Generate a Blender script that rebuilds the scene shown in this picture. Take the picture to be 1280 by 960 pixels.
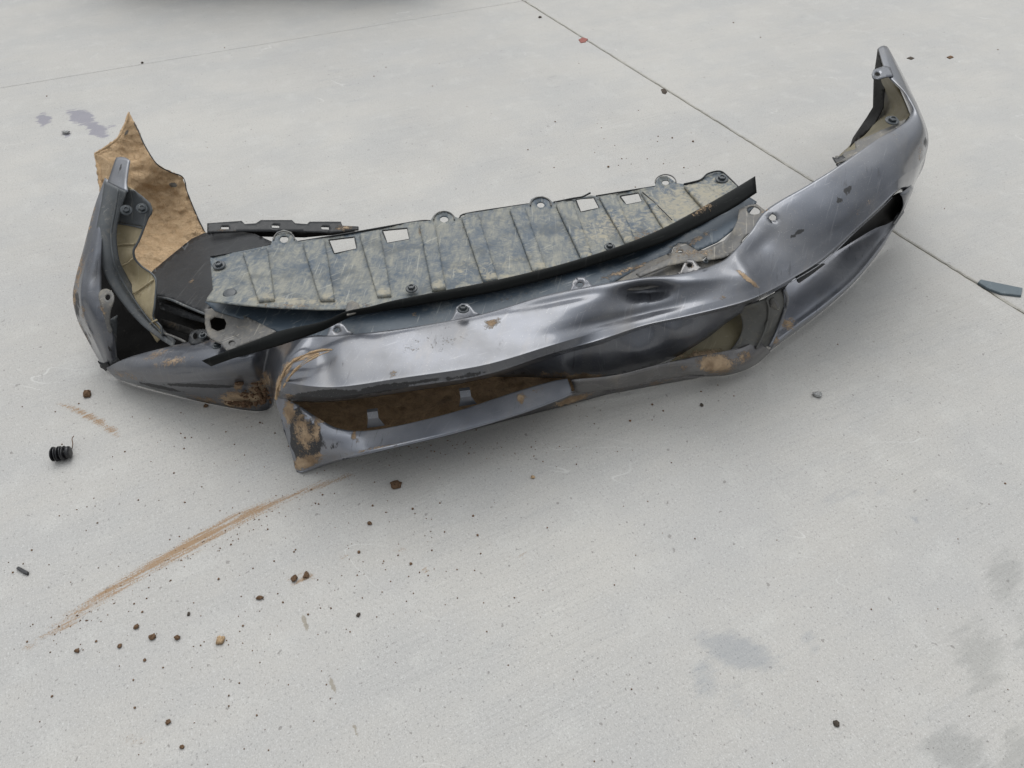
import bpy, bmesh, math, random
import numpy as np
from mathutils import Vector, Matrix, noise
from mathutils.geometry import delaunay_2d_cdt
random.seed(7); rng = np.random.RandomState(7)
SC = bpy.context.scene
for o in list(bpy.data.objects): bpy.data.objects.remove(o)
COL = SC.collection
# ------------------------------------------------------------------ camera
CAMH = 1.15; FPX = 900.0; PITCH = math.radians(44.7)
cd = bpy.data.cameras.new("camera"); cam = bpy.data.objects.new("camera", cd); COL.objects.link(cam)
cam.location = (0, 0, CAMH); cam.rotation_euler = (math.radians(90) - PITCH, 0, 0)
cd.sensor_width = 36; cd.lens = 36 * FPX / 1280; cd.clip_start = .02; cd.clip_end = 500
SC.camera = cam
# ------------------------------------------------------------------ sky + sun (overcast)
SUN_EL, SUN_AZ = math.radians(56), math.radians(-8)      # azimuth measured from +Y towards +X
w = bpy.data.worlds.new("World"); SC.world = w; w.use_nodes = True
nt = w.node_tree; nt.nodes.clear()
wo = nt.nodes.new('ShaderNodeOutputWorld'); bg = nt.nodes.new('ShaderNodeBackground')
sky = nt.nodes.new('ShaderNodeTexSky'); sky.sky_type = 'NISHITA'; sky.sun_disc = False
sky.sun_elevation = SUN_EL; sky.sun_rotation = SUN_AZ; sky.dust_density = 3.0; sky.air_density = 1.0
hs = nt.nodes.new('ShaderNodeHueSaturation'); hs.inputs['Saturation'].default_value = .25
nt.links.new(sky.outputs[0], hs.inputs['Color'])
tc = nt.nodes.new('ShaderNodeTexCoord'); mp = nt.nodes.new('ShaderNodeMapping'); mp.inputs['Scale'].default_value = (1, 1, 2.2)
nz = nt.nodes.new('ShaderNodeTexNoise'); nz.inputs['Scale'].default_value = 2.6; nz.inputs['Detail'].default_value = 6
nt.links.new(tc.outputs['Generated'], mp.inputs[0]); nt.links.new(mp.outputs[0], nz.inputs['Vector'])
sep = nt.nodes.new('ShaderNodeSeparateXYZ'); nt.links.new(tc.outputs['Generated'], sep.inputs[0])
def wmath(op, a, b):
    n = nt.nodes.new('ShaderNodeMath'); n.operation = op
    for i, v in enumerate((a, b)):
        if isinstance(v, (int, float)): n.inputs[i].default_value = v
        else: nt.links.new(v, n.inputs[i])
    return n.outputs[0]
cl = wmath('ADD', wmath('MULTIPLY', nz.outputs[0], 3.6), 2.3)                  # cloud deck radiance
zen = wmath('ADD', wmath('MULTIPLY', wmath('MAXIMUM', sep.outputs[2], 0.0), 1.15), .22)   # overcast: brighter overhead
cl = wmath('MULTIPLY', cl, zen)
# thin cloud is brighter round the veiled sun
_sd = (math.sin(SUN_AZ) * math.cos(SUN_EL), math.cos(SUN_AZ) * math.cos(SUN_EL), math.sin(SUN_EL))
dt = nt.nodes.new('ShaderNodeVectorMath'); dt.operation = 'DOT_PRODUCT'; dt.inputs[1].default_value = _sd; nt.links.new(tc.outputs['Generated'], dt.inputs[0])
cl = wmath('MULTIPLY', cl, wmath('ADD', 1.0, wmath('MULTIPLY', wmath('POWER', wmath('MAXIMUM', dt.outputs['Value'], 0.0), 3.0), 1.6)))
cc = nt.nodes.new('ShaderNodeCombineColor')
nt.links.new(wmath('MULTIPLY', cl, .97), cc.inputs[0]); nt.links.new(wmath('MULTIPLY', cl, 1.0), cc.inputs[1]); nt.links.new(wmath('MULTIPLY', cl, 1.02), cc.inputs[2])
mx = nt.nodes.new('ShaderNodeMix'); mx.data_type = 'RGBA'; mx.inputs[0].default_value = .8
nt.links.new(hs.outputs[0], mx.inputs[6]); nt.links.new(cc.outputs[0], mx.inputs[7])
nt.links.new(mx.outputs[2], bg.inputs[0]); bg.inputs[1].default_value = .12
nt.links.new(bg.outputs[0], wo.inputs[0])
sd = bpy.data.lights.new("sun", 'SUN'); sun = bpy.data.objects.new("sun", sd); COL.objects.link(sun)
sd.energy = .65; sd.angle = math.radians(40); sd.color = (1, .98, .95)
sdir = Vector((math.sin(SUN_AZ) * math.cos(SUN_EL), math.cos(SUN_AZ) * math.cos(SUN_EL), math.sin(SUN_EL)))
sun.rotation_euler = sdir.to_track_quat('Z', 'Y').to_euler(); sun.location = sdir * 20
SC.view_settings.view_transform = 'Standard'; SC.view_settings.look = 'None'
SC.view_settings.gamma = 1; SC.view_settings.use_curve_mapping = False
SC.view_settings.exposure = 0.64
SC.cycles.caustics_reflective = False

# ------------------------------------------------------------------ geometry helpers
FW = np.array((0, math.cos(PITCH), -math.sin(PITCH))); DN = np.array((0, -math.sin(PITCH), -math.cos(PITCH))); RT = np.array((1., 0, 0))
def P3(px, py, z):
    "measured point of the photograph + its real height above the ground -> metres"
    px = np.asarray(px, float); py = np.asarray(py, float); z = np.asarray(z, float)
    d = FW + ((px - 640) / FPX)[..., None] * RT + ((py - 480) / FPX)[..., None] * DN
    t = (z - CAMH) / d[..., 2]
    return np.array((0, 0, CAMH)) + d * t[..., None]
def P(px, py, z=0.0): return Vector(P3(np.array(px), np.array(py), np.array(z)).tolist())

def tps(ctrl):
    c = np.array(ctrl, float); X = c[:, :2] / 100; n = len(c)
    def U(r2): return np.where(r2 > 1e-12, r2 * np.log(r2 + 1e-12), 0)
    K = U(((X[:, None] - X[None]) ** 2).sum(-1)) + np.eye(n) * 1e-4
    A = np.zeros((n + 3, n + 3)); A[:n, :n] = K; A[:n, n] = 1; A[:n, n+1:] = X; A[n, :n] = 1; A[n+1:, :n] = X.T
    s = np.linalg.solve(A, np.concatenate([c[:, 2], np.zeros(3)]))
    def f(px, py):
        Q = np.stack([px, py], -1) / 100
        return U(((Q[:, None] - X[None]) ** 2).sum(-1)) @ s[:n] + s[n] + Q @ s[n+1:]
    return f

def set_attrs(me, px, py, mud=(), scuff=()):
    for nm, lst in (('mud', mud), ('scuff', scuff)):
        v = np.zeros(len(px))
        for e in lst:
            x, y, rx, ry, ang, st = e
            a = math.radians(ang); dx = px - x; dy = py - y
            u = (dx * math.cos(a) + dy * math.sin(a)) / rx; q = (-dx * math.sin(a) + dy * math.cos(a)) / ry
            v = np.maximum(v, st * np.clip(1.35 - np.sqrt(u * u + q * q), 0, 1))
        at = me.attributes.new(nm, 'FLOAT', 'POINT'); at.data.foreach_set('value', v.astype(np.float32))

def finish(name, me, mat, parent, thick=0.0, smooth=True, bevel=0.0):
    if mat: me.materials.append(mat)
    if smooth:
        me.polygons.foreach_set('use_smooth', [True] * len(me.polygons))
    o = bpy.data.objects.new(name, me); COL.objects.link(o)
    if parent is not None:
        wl = Vector((0, 0, 0)); q = parent
        while q is not None: wl = wl + q.location; q = q.parent
        me.transform(Matrix.Translation(-wl)); o.parent = parent
    if thick:
        m = o.modifiers.new('thickness', 'SOLIDIFY'); m.thickness = thick; m.offset = -1; m.use_rim = True
    return o

def dens(poly, step, closed=True):
    out = []
    n = len(poly)
    for i in range(n if closed else n - 1):
        a = np.array(poly[i], float); b = np.array(poly[(i + 1) % n], float)
        k = max(1, int(np.ceil(np.linalg.norm(b[:2] - a[:2]) / step)))
        for j in range(k): out.append(tuple(a + (b - a) * j / k))
    if not closed: out.append(tuple(poly[-1]))
    return out
def inside(px, py, poly):
    r = np.zeros(len(px), bool); n = len(poly)
    for i in range(n):
        x1, y1 = poly[i][:2]; x2, y2 = poly[(i + 1) % n][:2]
        if y1 == y2: continue
        c = ((y1 > py) != (y2 > py)) & (px < (x2 - x1) * (py - y1) / (y2 - y1) + x1)
        r ^= c
    return r
def edist(px, py, poly):
    d = np.full(len(px), 1e9)
    for i in range(len(poly)):
        a = np.array(poly[i][:2], float); b = np.array(poly[(i + 1) % len(poly)][:2], float)
        ab = b - a; L = max(1e-9, ab @ ab)
        t = np.clip(((px - a[0]) * ab[0] + (py - a[1]) * ab[1]) / L, 0, 1)
        d = np.minimum(d, np.hypot(px - a[0] - t * ab[0], py - a[1] - t * ab[1]))
    return d
def ell(x, y, rx, ry=None, n=16, ang=0):
    ry = ry or rx; a = math.radians(ang)
    return [(x + rx * math.cos(t) * math.cos(a) - ry * math.sin(t) * math.sin(a), y + rx * math.cos(t) * math.sin(a) + ry * math.sin(t) * math.cos(a)) for t in [2 * math.pi * i / n for i in range(n)]]
def curve(pts, n=5, closed=False):
    "Catmull-Rom through the points"
    p = np.array(pts, float); N = len(p); out = []
    rngi = range(N if closed else N - 1)
    for i in rngi:
        p1 = p[i]; p2 = p[(i + 1) % N]
        p0 = p[(i - 1) % N] if (closed or i > 0) else 2 * p1 - p2
        p3 = p[(i + 2) % N] if (closed or i < N - 2) else 2 * p2 - p1
        for j in range(n):
            t = j / n
            out.append(.5 * ((2 * p1) + (-p0 + p2) * t + (2 * p0 - 5 * p1 + 4 * p2 - p3) * t * t + (-p0 + 3 * p1 - 3 * p2 + p3) * t ** 3))
    if not closed: out.append(p[-1])
    return out

def wob(px, py, z, amp, sc, seed=0):
    if not amp: return z
    w_ = P3(px, py, z)
    return z + np.array([amp * noise.fractal(Vector((v[0] * sc + seed, v[1] * sc, v[2] * sc)), .8, 2.0, 3) for v in w_])

def sheet(name, outline, ctrl, mat, parent, holes=(), thick=.0025, step=4, relief=None, smoothing=0, mud=(), scuff=(), noise_amp=.0008, noise_sc=14, jag=0):
    if smoothing: outline = [tuple(q) for q in curve(outline, smoothing, True)]
    ol = dens(outline, step)
    if jag: ol = [(x + jag * noise.noise(Vector((x * .35, y * .35, 3))), y + jag * noise.noise(Vector((x * .35, y * .35, 9)))) for x, y in ol]
    hl = [dens(h, step) for h in holes]
    allp = [Vector((x, -y)) for x, y in ol]; edges = [(i, (i + 1) % len(ol)) for i in range(len(ol))]
    for h in hl:
        b = len(allp); allp += [Vector((x, -y)) for x, y in h]; edges += [(b + i, b + (i + 1) % len(h)) for i in range(len(h))]
    xs = [q[0] for q in ol]; ys = [q[1] for q in ol]
    gx, gy = [], []
    r = 0; y = min(ys)
    while y < max(ys):
        x = min(xs) + (step * .5 if r % 2 else 0)
        while x < max(xs): gx.append(x); gy.append(y); x += step
        y += step * .866; r += 1
    gx = np.array(gx); gy = np.array(gy)
    if len(gx):
        ok = inside(gx, gy, ol) & (edist(gx, gy, ol) > step * .45)
        for h in hl: ok &= ~inside(gx, gy, h) & (edist(gx, gy, h) > step * .45)
        allp += [Vector((a, -b)) for a, b in zip(gx[ok], gy[ok])]
    v, e, f, *_ = delaunay_2d_cdt(allp, edges, [], 0, 1e-5)
    V = np.array([(q.x, -q.y) for q in v]); F = np.array([tuple(t) for t in f])
    cx = V[F].mean(1); ok = inside(cx[:, 0], cx[:, 1], ol)
    for h in hl: ok &= ~inside(cx[:, 0], cx[:, 1], h)
    F = F[ok]
    px, py = V[:, 0], V[:, 1]
    z = tps(ctrl)(px, py) if len(ctrl) > 2 else np.full(len(px), ctrl[0][2])
    z = wob(px, py, z, noise_amp, noise_sc, len(name))
    if relief is not None: z = z + relief(px, py)
    z = np.maximum(z, .002)
    W = P3(px, py, z)
    me = bpy.data.meshes.new(name)
    # orient to the side the light comes from (the seen side)
    n0 = np.cross(W[F[:, 1]] - W[F[:, 0]], W[F[:, 2]] - W[F[:, 0]]); c0 = W[F].mean(1) - np.array((0, 0, CAMH))
    if ((n0 * c0).sum(-1)).sum() > 0: F = F[:, ::-1]
    me.from_pydata(W.tolist(), [], F.tolist()); me.update()
    set_attrs(me, px, py, mud, scuff)
    return finish(name, me, mat, parent, thick)

def crease(S, idx, k=.16):
    out = []
    for st in S:
        a = [np.array(q, float) for q in st]; r = []
        for i, q in enumerate(a):
            if i in idx and 0 < i < len(a) - 1: r += [tuple(q + (a[i-1] - q) * k), tuple(q), tuple(q + (a[i+1] - q) * k)]
            else: r.append(tuple(q))
        out.append(r)
    return out
def loft(name, stations, mat, parent, nu=8, nv=4, thick=.003, mud=(), scuff=(), noise_amp=.0008, noise_sc=10, holes=(), relief=None, edge_jag=0):
    S = [np.array(curve(s, nv)) for s in stations]
    G = np.array(S)                                     # stations x rows x 3
    cols = [np.array(curve(G[:, j], nu)) for j in range(G.shape[1])]
    G = np.stack(cols, 1); n, m, _ = G.shape
    px = G[..., 0].ravel(); py = G[..., 1].ravel(); z = G[..., 2].ravel()
    z = wob(px, py, z, noise_amp, noise_sc, len(name))
    if relief is not None: z = z + relief(px, py)
    z = np.maximum(z, .002)
    W = P3(px, py, z)
    F = [(i * m + j, i * m + j + 1, (i + 1) * m + j + 1, (i + 1) * m + j) for i in range(n - 1) for j in range(m - 1)]
    Fa = np.array(F)
    if holes:
        c = np.stack([px, py], -1)[Fa].mean(1); ok = np.ones(len(Fa), bool)
        for h in holes: ok &= ~inside(c[:, 0], c[:, 1], h)
        rimv = np.intersect1d(np.unique(Fa[~ok]), np.unique(Fa[ok]))
        hc = np.array(holes[0]); cx0, cy0 = hc.mean(0); rx = np.ptp(hc[:, 0]) / 2 * .9; ry = np.ptp(hc[:, 1]) / 2 * .9
        d_ = np.hypot((px[rimv] - cx0) / rx, (py[rimv] - cy0) / ry); px[rimv] = cx0 + (px[rimv] - cx0) / d_; py[rimv] = cy0 + (py[rimv] - cy0) / d_
        W = P3(px, py, z)
        Fa = Fa[ok]
    n0 = np.cross(W[Fa[:, 1]] - W[Fa[:, 0]], W[Fa[:, 3]] - W[Fa[:, 0]]); c0 = W[Fa].mean(1) - np.array((0, 0, CAMH))
    if ((n0 * c0).sum(-1)).sum() > 0: Fa = Fa[:, ::-1]
    me = bpy.data.meshes.new(name); me.from_pydata(W.tolist(), [], Fa.tolist()); me.update()
    set_attrs(me, px, py, mud, scuff)
    return finish(name, me, mat, parent, thick)

def tube(name, pts, r, mat, parent, seg=8, n=4, flat=1.0, jit=0):
    "round bead along measured points (px, py, z)"
    c = np.array(curve(pts, n)); W = [Vector(q.tolist()) for q in P3(c[:, 0], c[:, 1], c[:, 2])]
    return tube3(name, W, r, mat, parent, seg, flat, jit)
def tube3(name, W, r, mat, parent, seg=8, flat=1.0, jit=0):
    bm = bmesh.new(); rings = []
    for i, q in enumerate(W):
        t = (W[min(i + 1, len(W) - 1)] - W[max(i - 1, 0)]).normalized()
        s = t.cross(Vector((0, 0, 1)));
        if s.length < 1e-3: s = Vector((1, 0, 0))
        s.normalize(); u = s.cross(t)
        rr = r * (1 + jit * noise.noise(q * 60))
        if jit and i in (0, len(W) - 1): rr *= .3
        rings.append([bm.verts.new(q + s * rr * math.cos(2 * math.pi * k / seg) + u * rr * flat * math.sin(2 * math.pi * k / seg)) for k in range(seg)])
    for a, b in zip(rings, rings[1:]):
        for k in range(seg): bm.faces.new((a[k], a[(k + 1) % seg], b[(k + 1) % seg], b[k]))
    bm.faces.new(rings[0][::-1]); bm.faces.new(rings[-1])
    me = bpy.data.meshes.new(name); bm.to_mesh(me); bm.free()
    return finish(name, me, mat, parent)

def lathe_bm(bm, prof, seg=16, M=Matrix(), hexes=()):
    rings = []
    for i, (r, z) in enumerate(prof):
        rings.append([bm.verts.new(M @ Vector((r * math.cos(2 * math.pi * k / seg), r * math.sin(2 * math.pi * k / seg), z))) for k in range(seg)])
    for a, b in zip(rings, rings[1:]):
        for k in range(seg): bm.faces.new((a[k], a[(k + 1) % seg], b[(k + 1) % seg], b[k]))
    bm.faces.new(rings[0][::-1]); bm.faces.new(rings[-1])

def empty(name, loc, label, cat, group=None):
    o = bpy.data.objects.new(name, None); COL.objects.link(o); o.location = loc; o.empty_display_size = .05
    o['label'] = label; o['category'] = cat
    if group: o['group'] = group
    return o
def tag(o, label, cat, group=None):
    o['label'] = label; o['category'] = cat
    if group: o['group'] = group
    return o

# ------------------------------------------------------------------ materials
class M:
    def __init__(s, name):
        s.m = bpy.data.materials.new(name); s.m.use_nodes = True; s.t = s.m.node_tree; s.t.nodes.clear()
        s.out = s.n('ShaderNodeOutputMaterial'); s.b = s.n('ShaderNodeBsdfPrincipled'); s.l(s.b.outputs[0], s.out.inputs[0])
        s.co = s.n('ShaderNodeTexCoord').outputs['Object']
    def n(s, t): return s.t.nodes.new(t)
    def l(s, a, b): s.t.links.new(a, b)
    def put(s, sock, v):
        if isinstance(v, bpy.types.NodeSocket): s.l(v, sock)
        elif isinstance(v, (tuple, list)) and len(v) == 3 and len(sock.default_value) == 4: sock.default_value = (*v, 1)
        else: sock.default_value = v
    def math(s, op, a, b=0.0, clamp=False):
        n = s.n('ShaderNodeMath'); n.operation = op; n.use_clamp = clamp; s.put(n.inputs[0], a); s.put(n.inputs[1], b); return n.outputs[0]
    def noise(s, sc, det=4, rough=.55, stretch=None, rot=(0, 0, 0), dist=0, vec=None):
        n = s.n('ShaderNodeTexNoise'); n.inputs['Scale'].default_value = sc; n.inputs['Detail'].default_value = det
        n.inputs['Roughness'].default_value = rough; n.inputs['Distortion'].default_value = dist
        v = vec or s.co
        if stretch:
            if rot != (0, 0, 0):
                m0 = s.n('ShaderNodeMapping'); m0.inputs['Rotation'].default_value = rot; s.l(v, m0.inputs[0]); v = m0.outputs[0]
            mp_ = s.n('ShaderNodeMapping'); mp_.inputs['Scale'].default_value = stretch
            s.l(v, mp_.inputs[0]); v = mp_.outputs[0]
        s.l(v, n.inputs['Vector']); return n.outputs[0]
    def vor(s, sc, feat='F1'):
        n = s.n('ShaderNodeTexVoronoi'); n.inputs['Scale'].default_value = sc; n.feature = feat; s.l(s.co, n.inputs['Vector']); return n.outputs['Distance']
    def ramp(s, v, a, b, lo=0.0, hi=1.0):
        n = s.n('ShaderNodeMapRange'); n.interpolation_type = 'SMOOTHSTEP'; s.put(n.inputs[0], v)
        n.inputs[1].default_value = a; n.inputs[2].default_value = b; n.inputs[3].default_value = lo; n.inputs[4].default_value = hi; return n.outputs[0]
    def mix(s, f, a, b):
        n = s.n('ShaderNodeMix'); n.data_type = 'RGBA'; s.put(n.inputs[0], f); s.put(n.inputs[6], a); s.put(n.inputs[7], b); return n.outputs[2]
    def fmix(s, f, a, b):
        n = s.n('ShaderNodeMix'); n.data_type = 'FLOAT'; s.put(n.inputs[0], f); s.put(n.inputs[2], a); s.put(n.inputs[3], b); return n.outputs[0]
    def attr(s, nm):
        n = s.n('ShaderNodeAttribute'); n.attribute_name = nm; return n.outputs['Fac']
    def bump(s, h, st=.3, d=.002, prev=None):
        n = s.n('ShaderNodeBump'); n.inputs['Strength'].default_value = st; n.inputs['Distance'].default_value = d
        s.put(n.inputs['Height'], h)
        if prev is not None: s.l(prev, n.inputs['Normal'])
        return n.outputs[0]
    def set(s, **k):
        for a, v in k.items(): s.put(s.b.inputs[a.replace('_', ' ')], v)
        return s.m

MUD = (.38, .275, .175); MUD2 = (.20, .135, .08)
def mudmask(m, gain=1.0):
    a = m.attr('mud'); n1 = m.noise(75, 8, .72, dist=.5); n2 = m.noise(300, 4, .7)
    q = m.math('ADD', m.math('MULTIPLY', a, 1.25 * gain), m.math('MULTIPLY', m.math('SUBTRACT', n1, .5), 2.1))
    q = m.math('ADD', q, m.math('MULTIPLY', m.math('SUBTRACT', n2, .5), 1.1))
    # nothing where the attribute is zero
    return m.math('MULTIPLY', m.ramp(q, .38, .86), m.ramp(a, .02, .15))
def mudcol(m):
    return m.mix(m.ramp(m.noise(35, 5), .35, .65), MUD2, MUD)

def paint_mat(name, base, dust=.3, dirt=0.0):
    m = M(name)
    mm = mudmask(m); sc = m.attr('scuff')
    film = m.math('MULTIPLY', m.ramp(m.noise(7, 6, .6), .35, .75), dust)
    streak = m.ramp(m.noise(30, 5, .6, (1, .25, .25), (0, 0, .3)), .52, .72)
    specks = m.ramp(m.noise(420, 2), .67, .74)
    fine = m.ramp(m.noise(220, 3, .6, (1, .06, .06), (0, .2, .5)), .62, .7)
    fine2 = m.ramp(m.noise(150, 3, .6, (.05, 1, 1), (0, .1, -.35)), .66, .73)
    c = m.mix(m.math('MULTIPLY', film, .5), base, (.30, .29, .275))
    c = m.mix(m.math('MULTIPLY', streak, .12 + dirt * .5), c, (.26, .22, .17))
    c = m.mix(m.math('MULTIPLY', m.math('MAXIMUM', fine, fine2), .13), c, (.42, .42, .43))
    sm = m.ramp(m.math('ADD', m.math('MULTIPLY', sc, 1.1), m.math('SUBTRACT', m.noise(90, 6, .7, (1, .3, .3)), .5)), .5, .62)
    sm = m.math('MULTIPLY', sm, m.ramp(sc, .02, .15))
    c = m.mix(sm, c, (.028, .028, .03))
    c = m.mix(m.math('MULTIPLY', specks, .5), c, (.2, .17, .13))
    drip = m.ramp(m.noise(190, 4, .6, (1, .09, .09), (0, 0, .15)), .60, .66); dz_ = m.ramp(m.noise(11, 3), .5, .62)
    c = m.mix(m.math('MULTIPLY', m.math('MULTIPLY', drip, dz_), .55), c, (.035, .035, .04))
    lsp = m.ramp(m.noise(520, 2), .68, .73)
    c = m.mix(m.math('MULTIPLY', lsp, .5), c, (.45, .43, .40))
    c = m.mix(mm, c, mudcol(m))
    anym = m.math('MAXIMUM', mm, m.math('MULTIPLY', sm, .8))
    rough = m.math('ADD', m.math('MULTIPLY', film, .3), .34)
    rough = m.fmix(anym, rough, .85)
    m.set(Base_Color=c, Roughness=rough, Metallic=m.fmix(anym, m.math('SUBTRACT', .66, m.math('MULTIPLY', film, .6)), 0.0),
          Coat_Weight=m.fmix(anym, m.math('SUBTRACT', .9, film), 0.0), Coat_Roughness=m.math('ADD', m.math('MULTIPLY', film, .35), .10))
    b = m.bump(m.noise(16, 3), .16, .004)
    b = m.bump(m.math('MULTIPLY', mm, m.noise(160, 5)), .7, .004, b)
    b = m.bump(m.noise(300, 3), .05, .001, b)
    m.l(b, m.b.inputs['Normal']); return m.m

def plastic_mat(name, base, dustc, amount=.5, rough=.5, sc=14, scratch=.3, rot=(0, 0, 0), spec=.45):
    m = M(name); mm = mudmask(m); s_ = m.attr('scuff')
    d1 = m.noise(sc, 8, .68, (1, .6, .6), rot); d2 = m.noise(sc * 7, 5, .7, (1, .18, .18), (rot[0], rot[1], rot[2] + .25))
    d3 = m.noise(sc * 3.1, 6, .7, dist=1.5)
    lo = .62 - amount * .35
    dm = m.ramp(m.math('ADD', m.math('MULTIPLY', d1, .6), m.math('MULTIPLY', d3, .4)), lo, lo + .2)
    dm = m.math('MULTIPLY', dm, m.ramp(d2, .3, .62, .35, 1.0))
    sl = m.ramp(m.noise(190, 3, .6, (.05, 1, 1), (0, 0, rot[2] - .5)), .62, .70)
    sl2 = m.ramp(m.noise(150, 3, .6, (1, .05, .05), (0, 0, rot[2] + .2)), .62, .70)
    c = m.mix(m.math('MULTIPLY', dm, .85), base, dustc)
    dk = m.ramp(m.noise(sc * .8, 5, .6, dist=.6), .5, .68)
    c = m.mix(m.math('MULTIPLY', dk, .45), c, tuple(x * .55 for x in base))
    c = m.mix(m.math('MULTIPLY', m.math('MAXIMUM', sl, sl2), scratch), c, tuple(min(.6, x * 1.5 + .08) for x in dustc))
    c = m.mix(m.math('MULTIPLY', m.math('MULTIPLY', m.ramp(m.math('ADD', s_, m.math('MULTIPLY', m.math('SUBTRACT', d3, .5), 1.6)), .3, .75), m.ramp(s_, .02, .2)), .8), c, tuple(min(.7, x * f) for x, f in zip(dustc, (1.12, 1.04, .92))))
    c = m.mix(mm, c, mudcol(m))
    m.set(Base_Color=c, Roughness=m.fmix(dm, rough, .85), Specular_IOR_Level=spec)
    b = m.bump(m.noise(45, 5), .25, .003); b = m.bump(d2, .2, .001, b); b = m.bump(m.math('MULTIPLY', mm, m.noise(150, 5)), .7, .004, b)
    m.l(b, m.b.inputs['Normal']); return m.m

PAINT = paint_mat('graphite_paint', (.088, .095, .114), .5)
PAINT_D = paint_mat('graphite_paint_grimy', (.078, .075, .078), .75, .25)
PAINT_L = paint_mat('graphite_paint_skylit_dusty', (.20, .212, .245), .7)  # lighter copy of the paint: sky brightness put into the base colour, plus dust
TRAY = plastic_mat('tray_plastic', (.045, .066, .090), (.27, .262, .22), .68, .45, 15, .28, (0, 0, -.2))
PLATE = plastic_mat('plate_plastic', (.042, .060, .080), (.20, .205, .195), .35, .5, 16, .3)
BLACK = plastic_mat('black_plastic', (.016, .017, .019), (.07, .07, .065), .2, .42, 20, .15, spec=.28)
STRIPM = plastic_mat('rubber_strip', (.006, .007, .007), (.03, .03, .026), .12, .6, 30, .08, spec=.16)
BRACK = plastic_mat('bracket_plastic', (.10, .098, .095), (.24, .215, .175), .5, .55, 18, .35)
TANB = plastic_mat('yellowed_plastic', (.36, .30, .185), (.44, .37, .25), .55, .6, 20, .25)
GREYB = plastic_mat('grey_band', (.075, .082, .088), (.18, .17, .15), .35, .5, 16, .3)
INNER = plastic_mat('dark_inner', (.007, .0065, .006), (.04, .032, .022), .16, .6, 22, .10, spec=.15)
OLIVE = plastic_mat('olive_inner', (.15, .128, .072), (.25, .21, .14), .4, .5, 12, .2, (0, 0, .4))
FOG = plastic_mat('fog_surround', (.085, .085, .08), (.17, .145, .10), .35, .55, 16, .2)
# mud-caked liner
def mud_mat(name, a, b_, dark, k=.5, coarse=30):
    m = M(name)
    n1 = m.noise(coarse, 8, .7, dist=.8); n2 = m.noise(coarse * 6, 5, .7); n3 = m.noise(coarse * .3, 4)
    c = m.mix(m.ramp(n1, .32, .66), b_, a)
    c = m.mix(m.math('MULTIPLY', m.ramp(n2, .54, .66), .6), c, dark)
    c = m.mix(m.math('MULTIPLY', m.ramp(n3, .55, .72), k), c, dark)
    s_ = m.attr('scuff'); c = m.mix(m.ramp(m.math('ADD', s_, m.math('SUBTRACT', n1, .5)), .4, .6), c, (.18, .17, .15))
    m.set(Base_Color=c, Roughness=.95, Specular_IOR_Level=.2)
    b = m.bump(n1, 1.0, .012); b = m.bump(n2, .9, .005, b); m.l(b, m.b.inputs['Normal']); return m.m
LINER = mud_mat('mud_caked_liner', (.66, .48, .30), (.58, .40, .235), (.30, .18, .09), .06, 60)
SOIL = mud_mat('damp_soil', (.34, .225, .125), (.21, .135, .075), (.09, .06, .038), .6, 45)
CLOD = mud_mat('soil_clod', (.27, .17, .105), (.18, .11, .065), (.10, .055, .03), .5, 90)
PEB = mud_mat('grey_grit', (.16, .13, .105), (.10, .085, .07), (.05, .04, .035), .5, 120)
BOLT = plastic_mat('bolt_metal', (.035, .042, .048), (.13, .13, .12), .3, .4, 60, .3)

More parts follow.
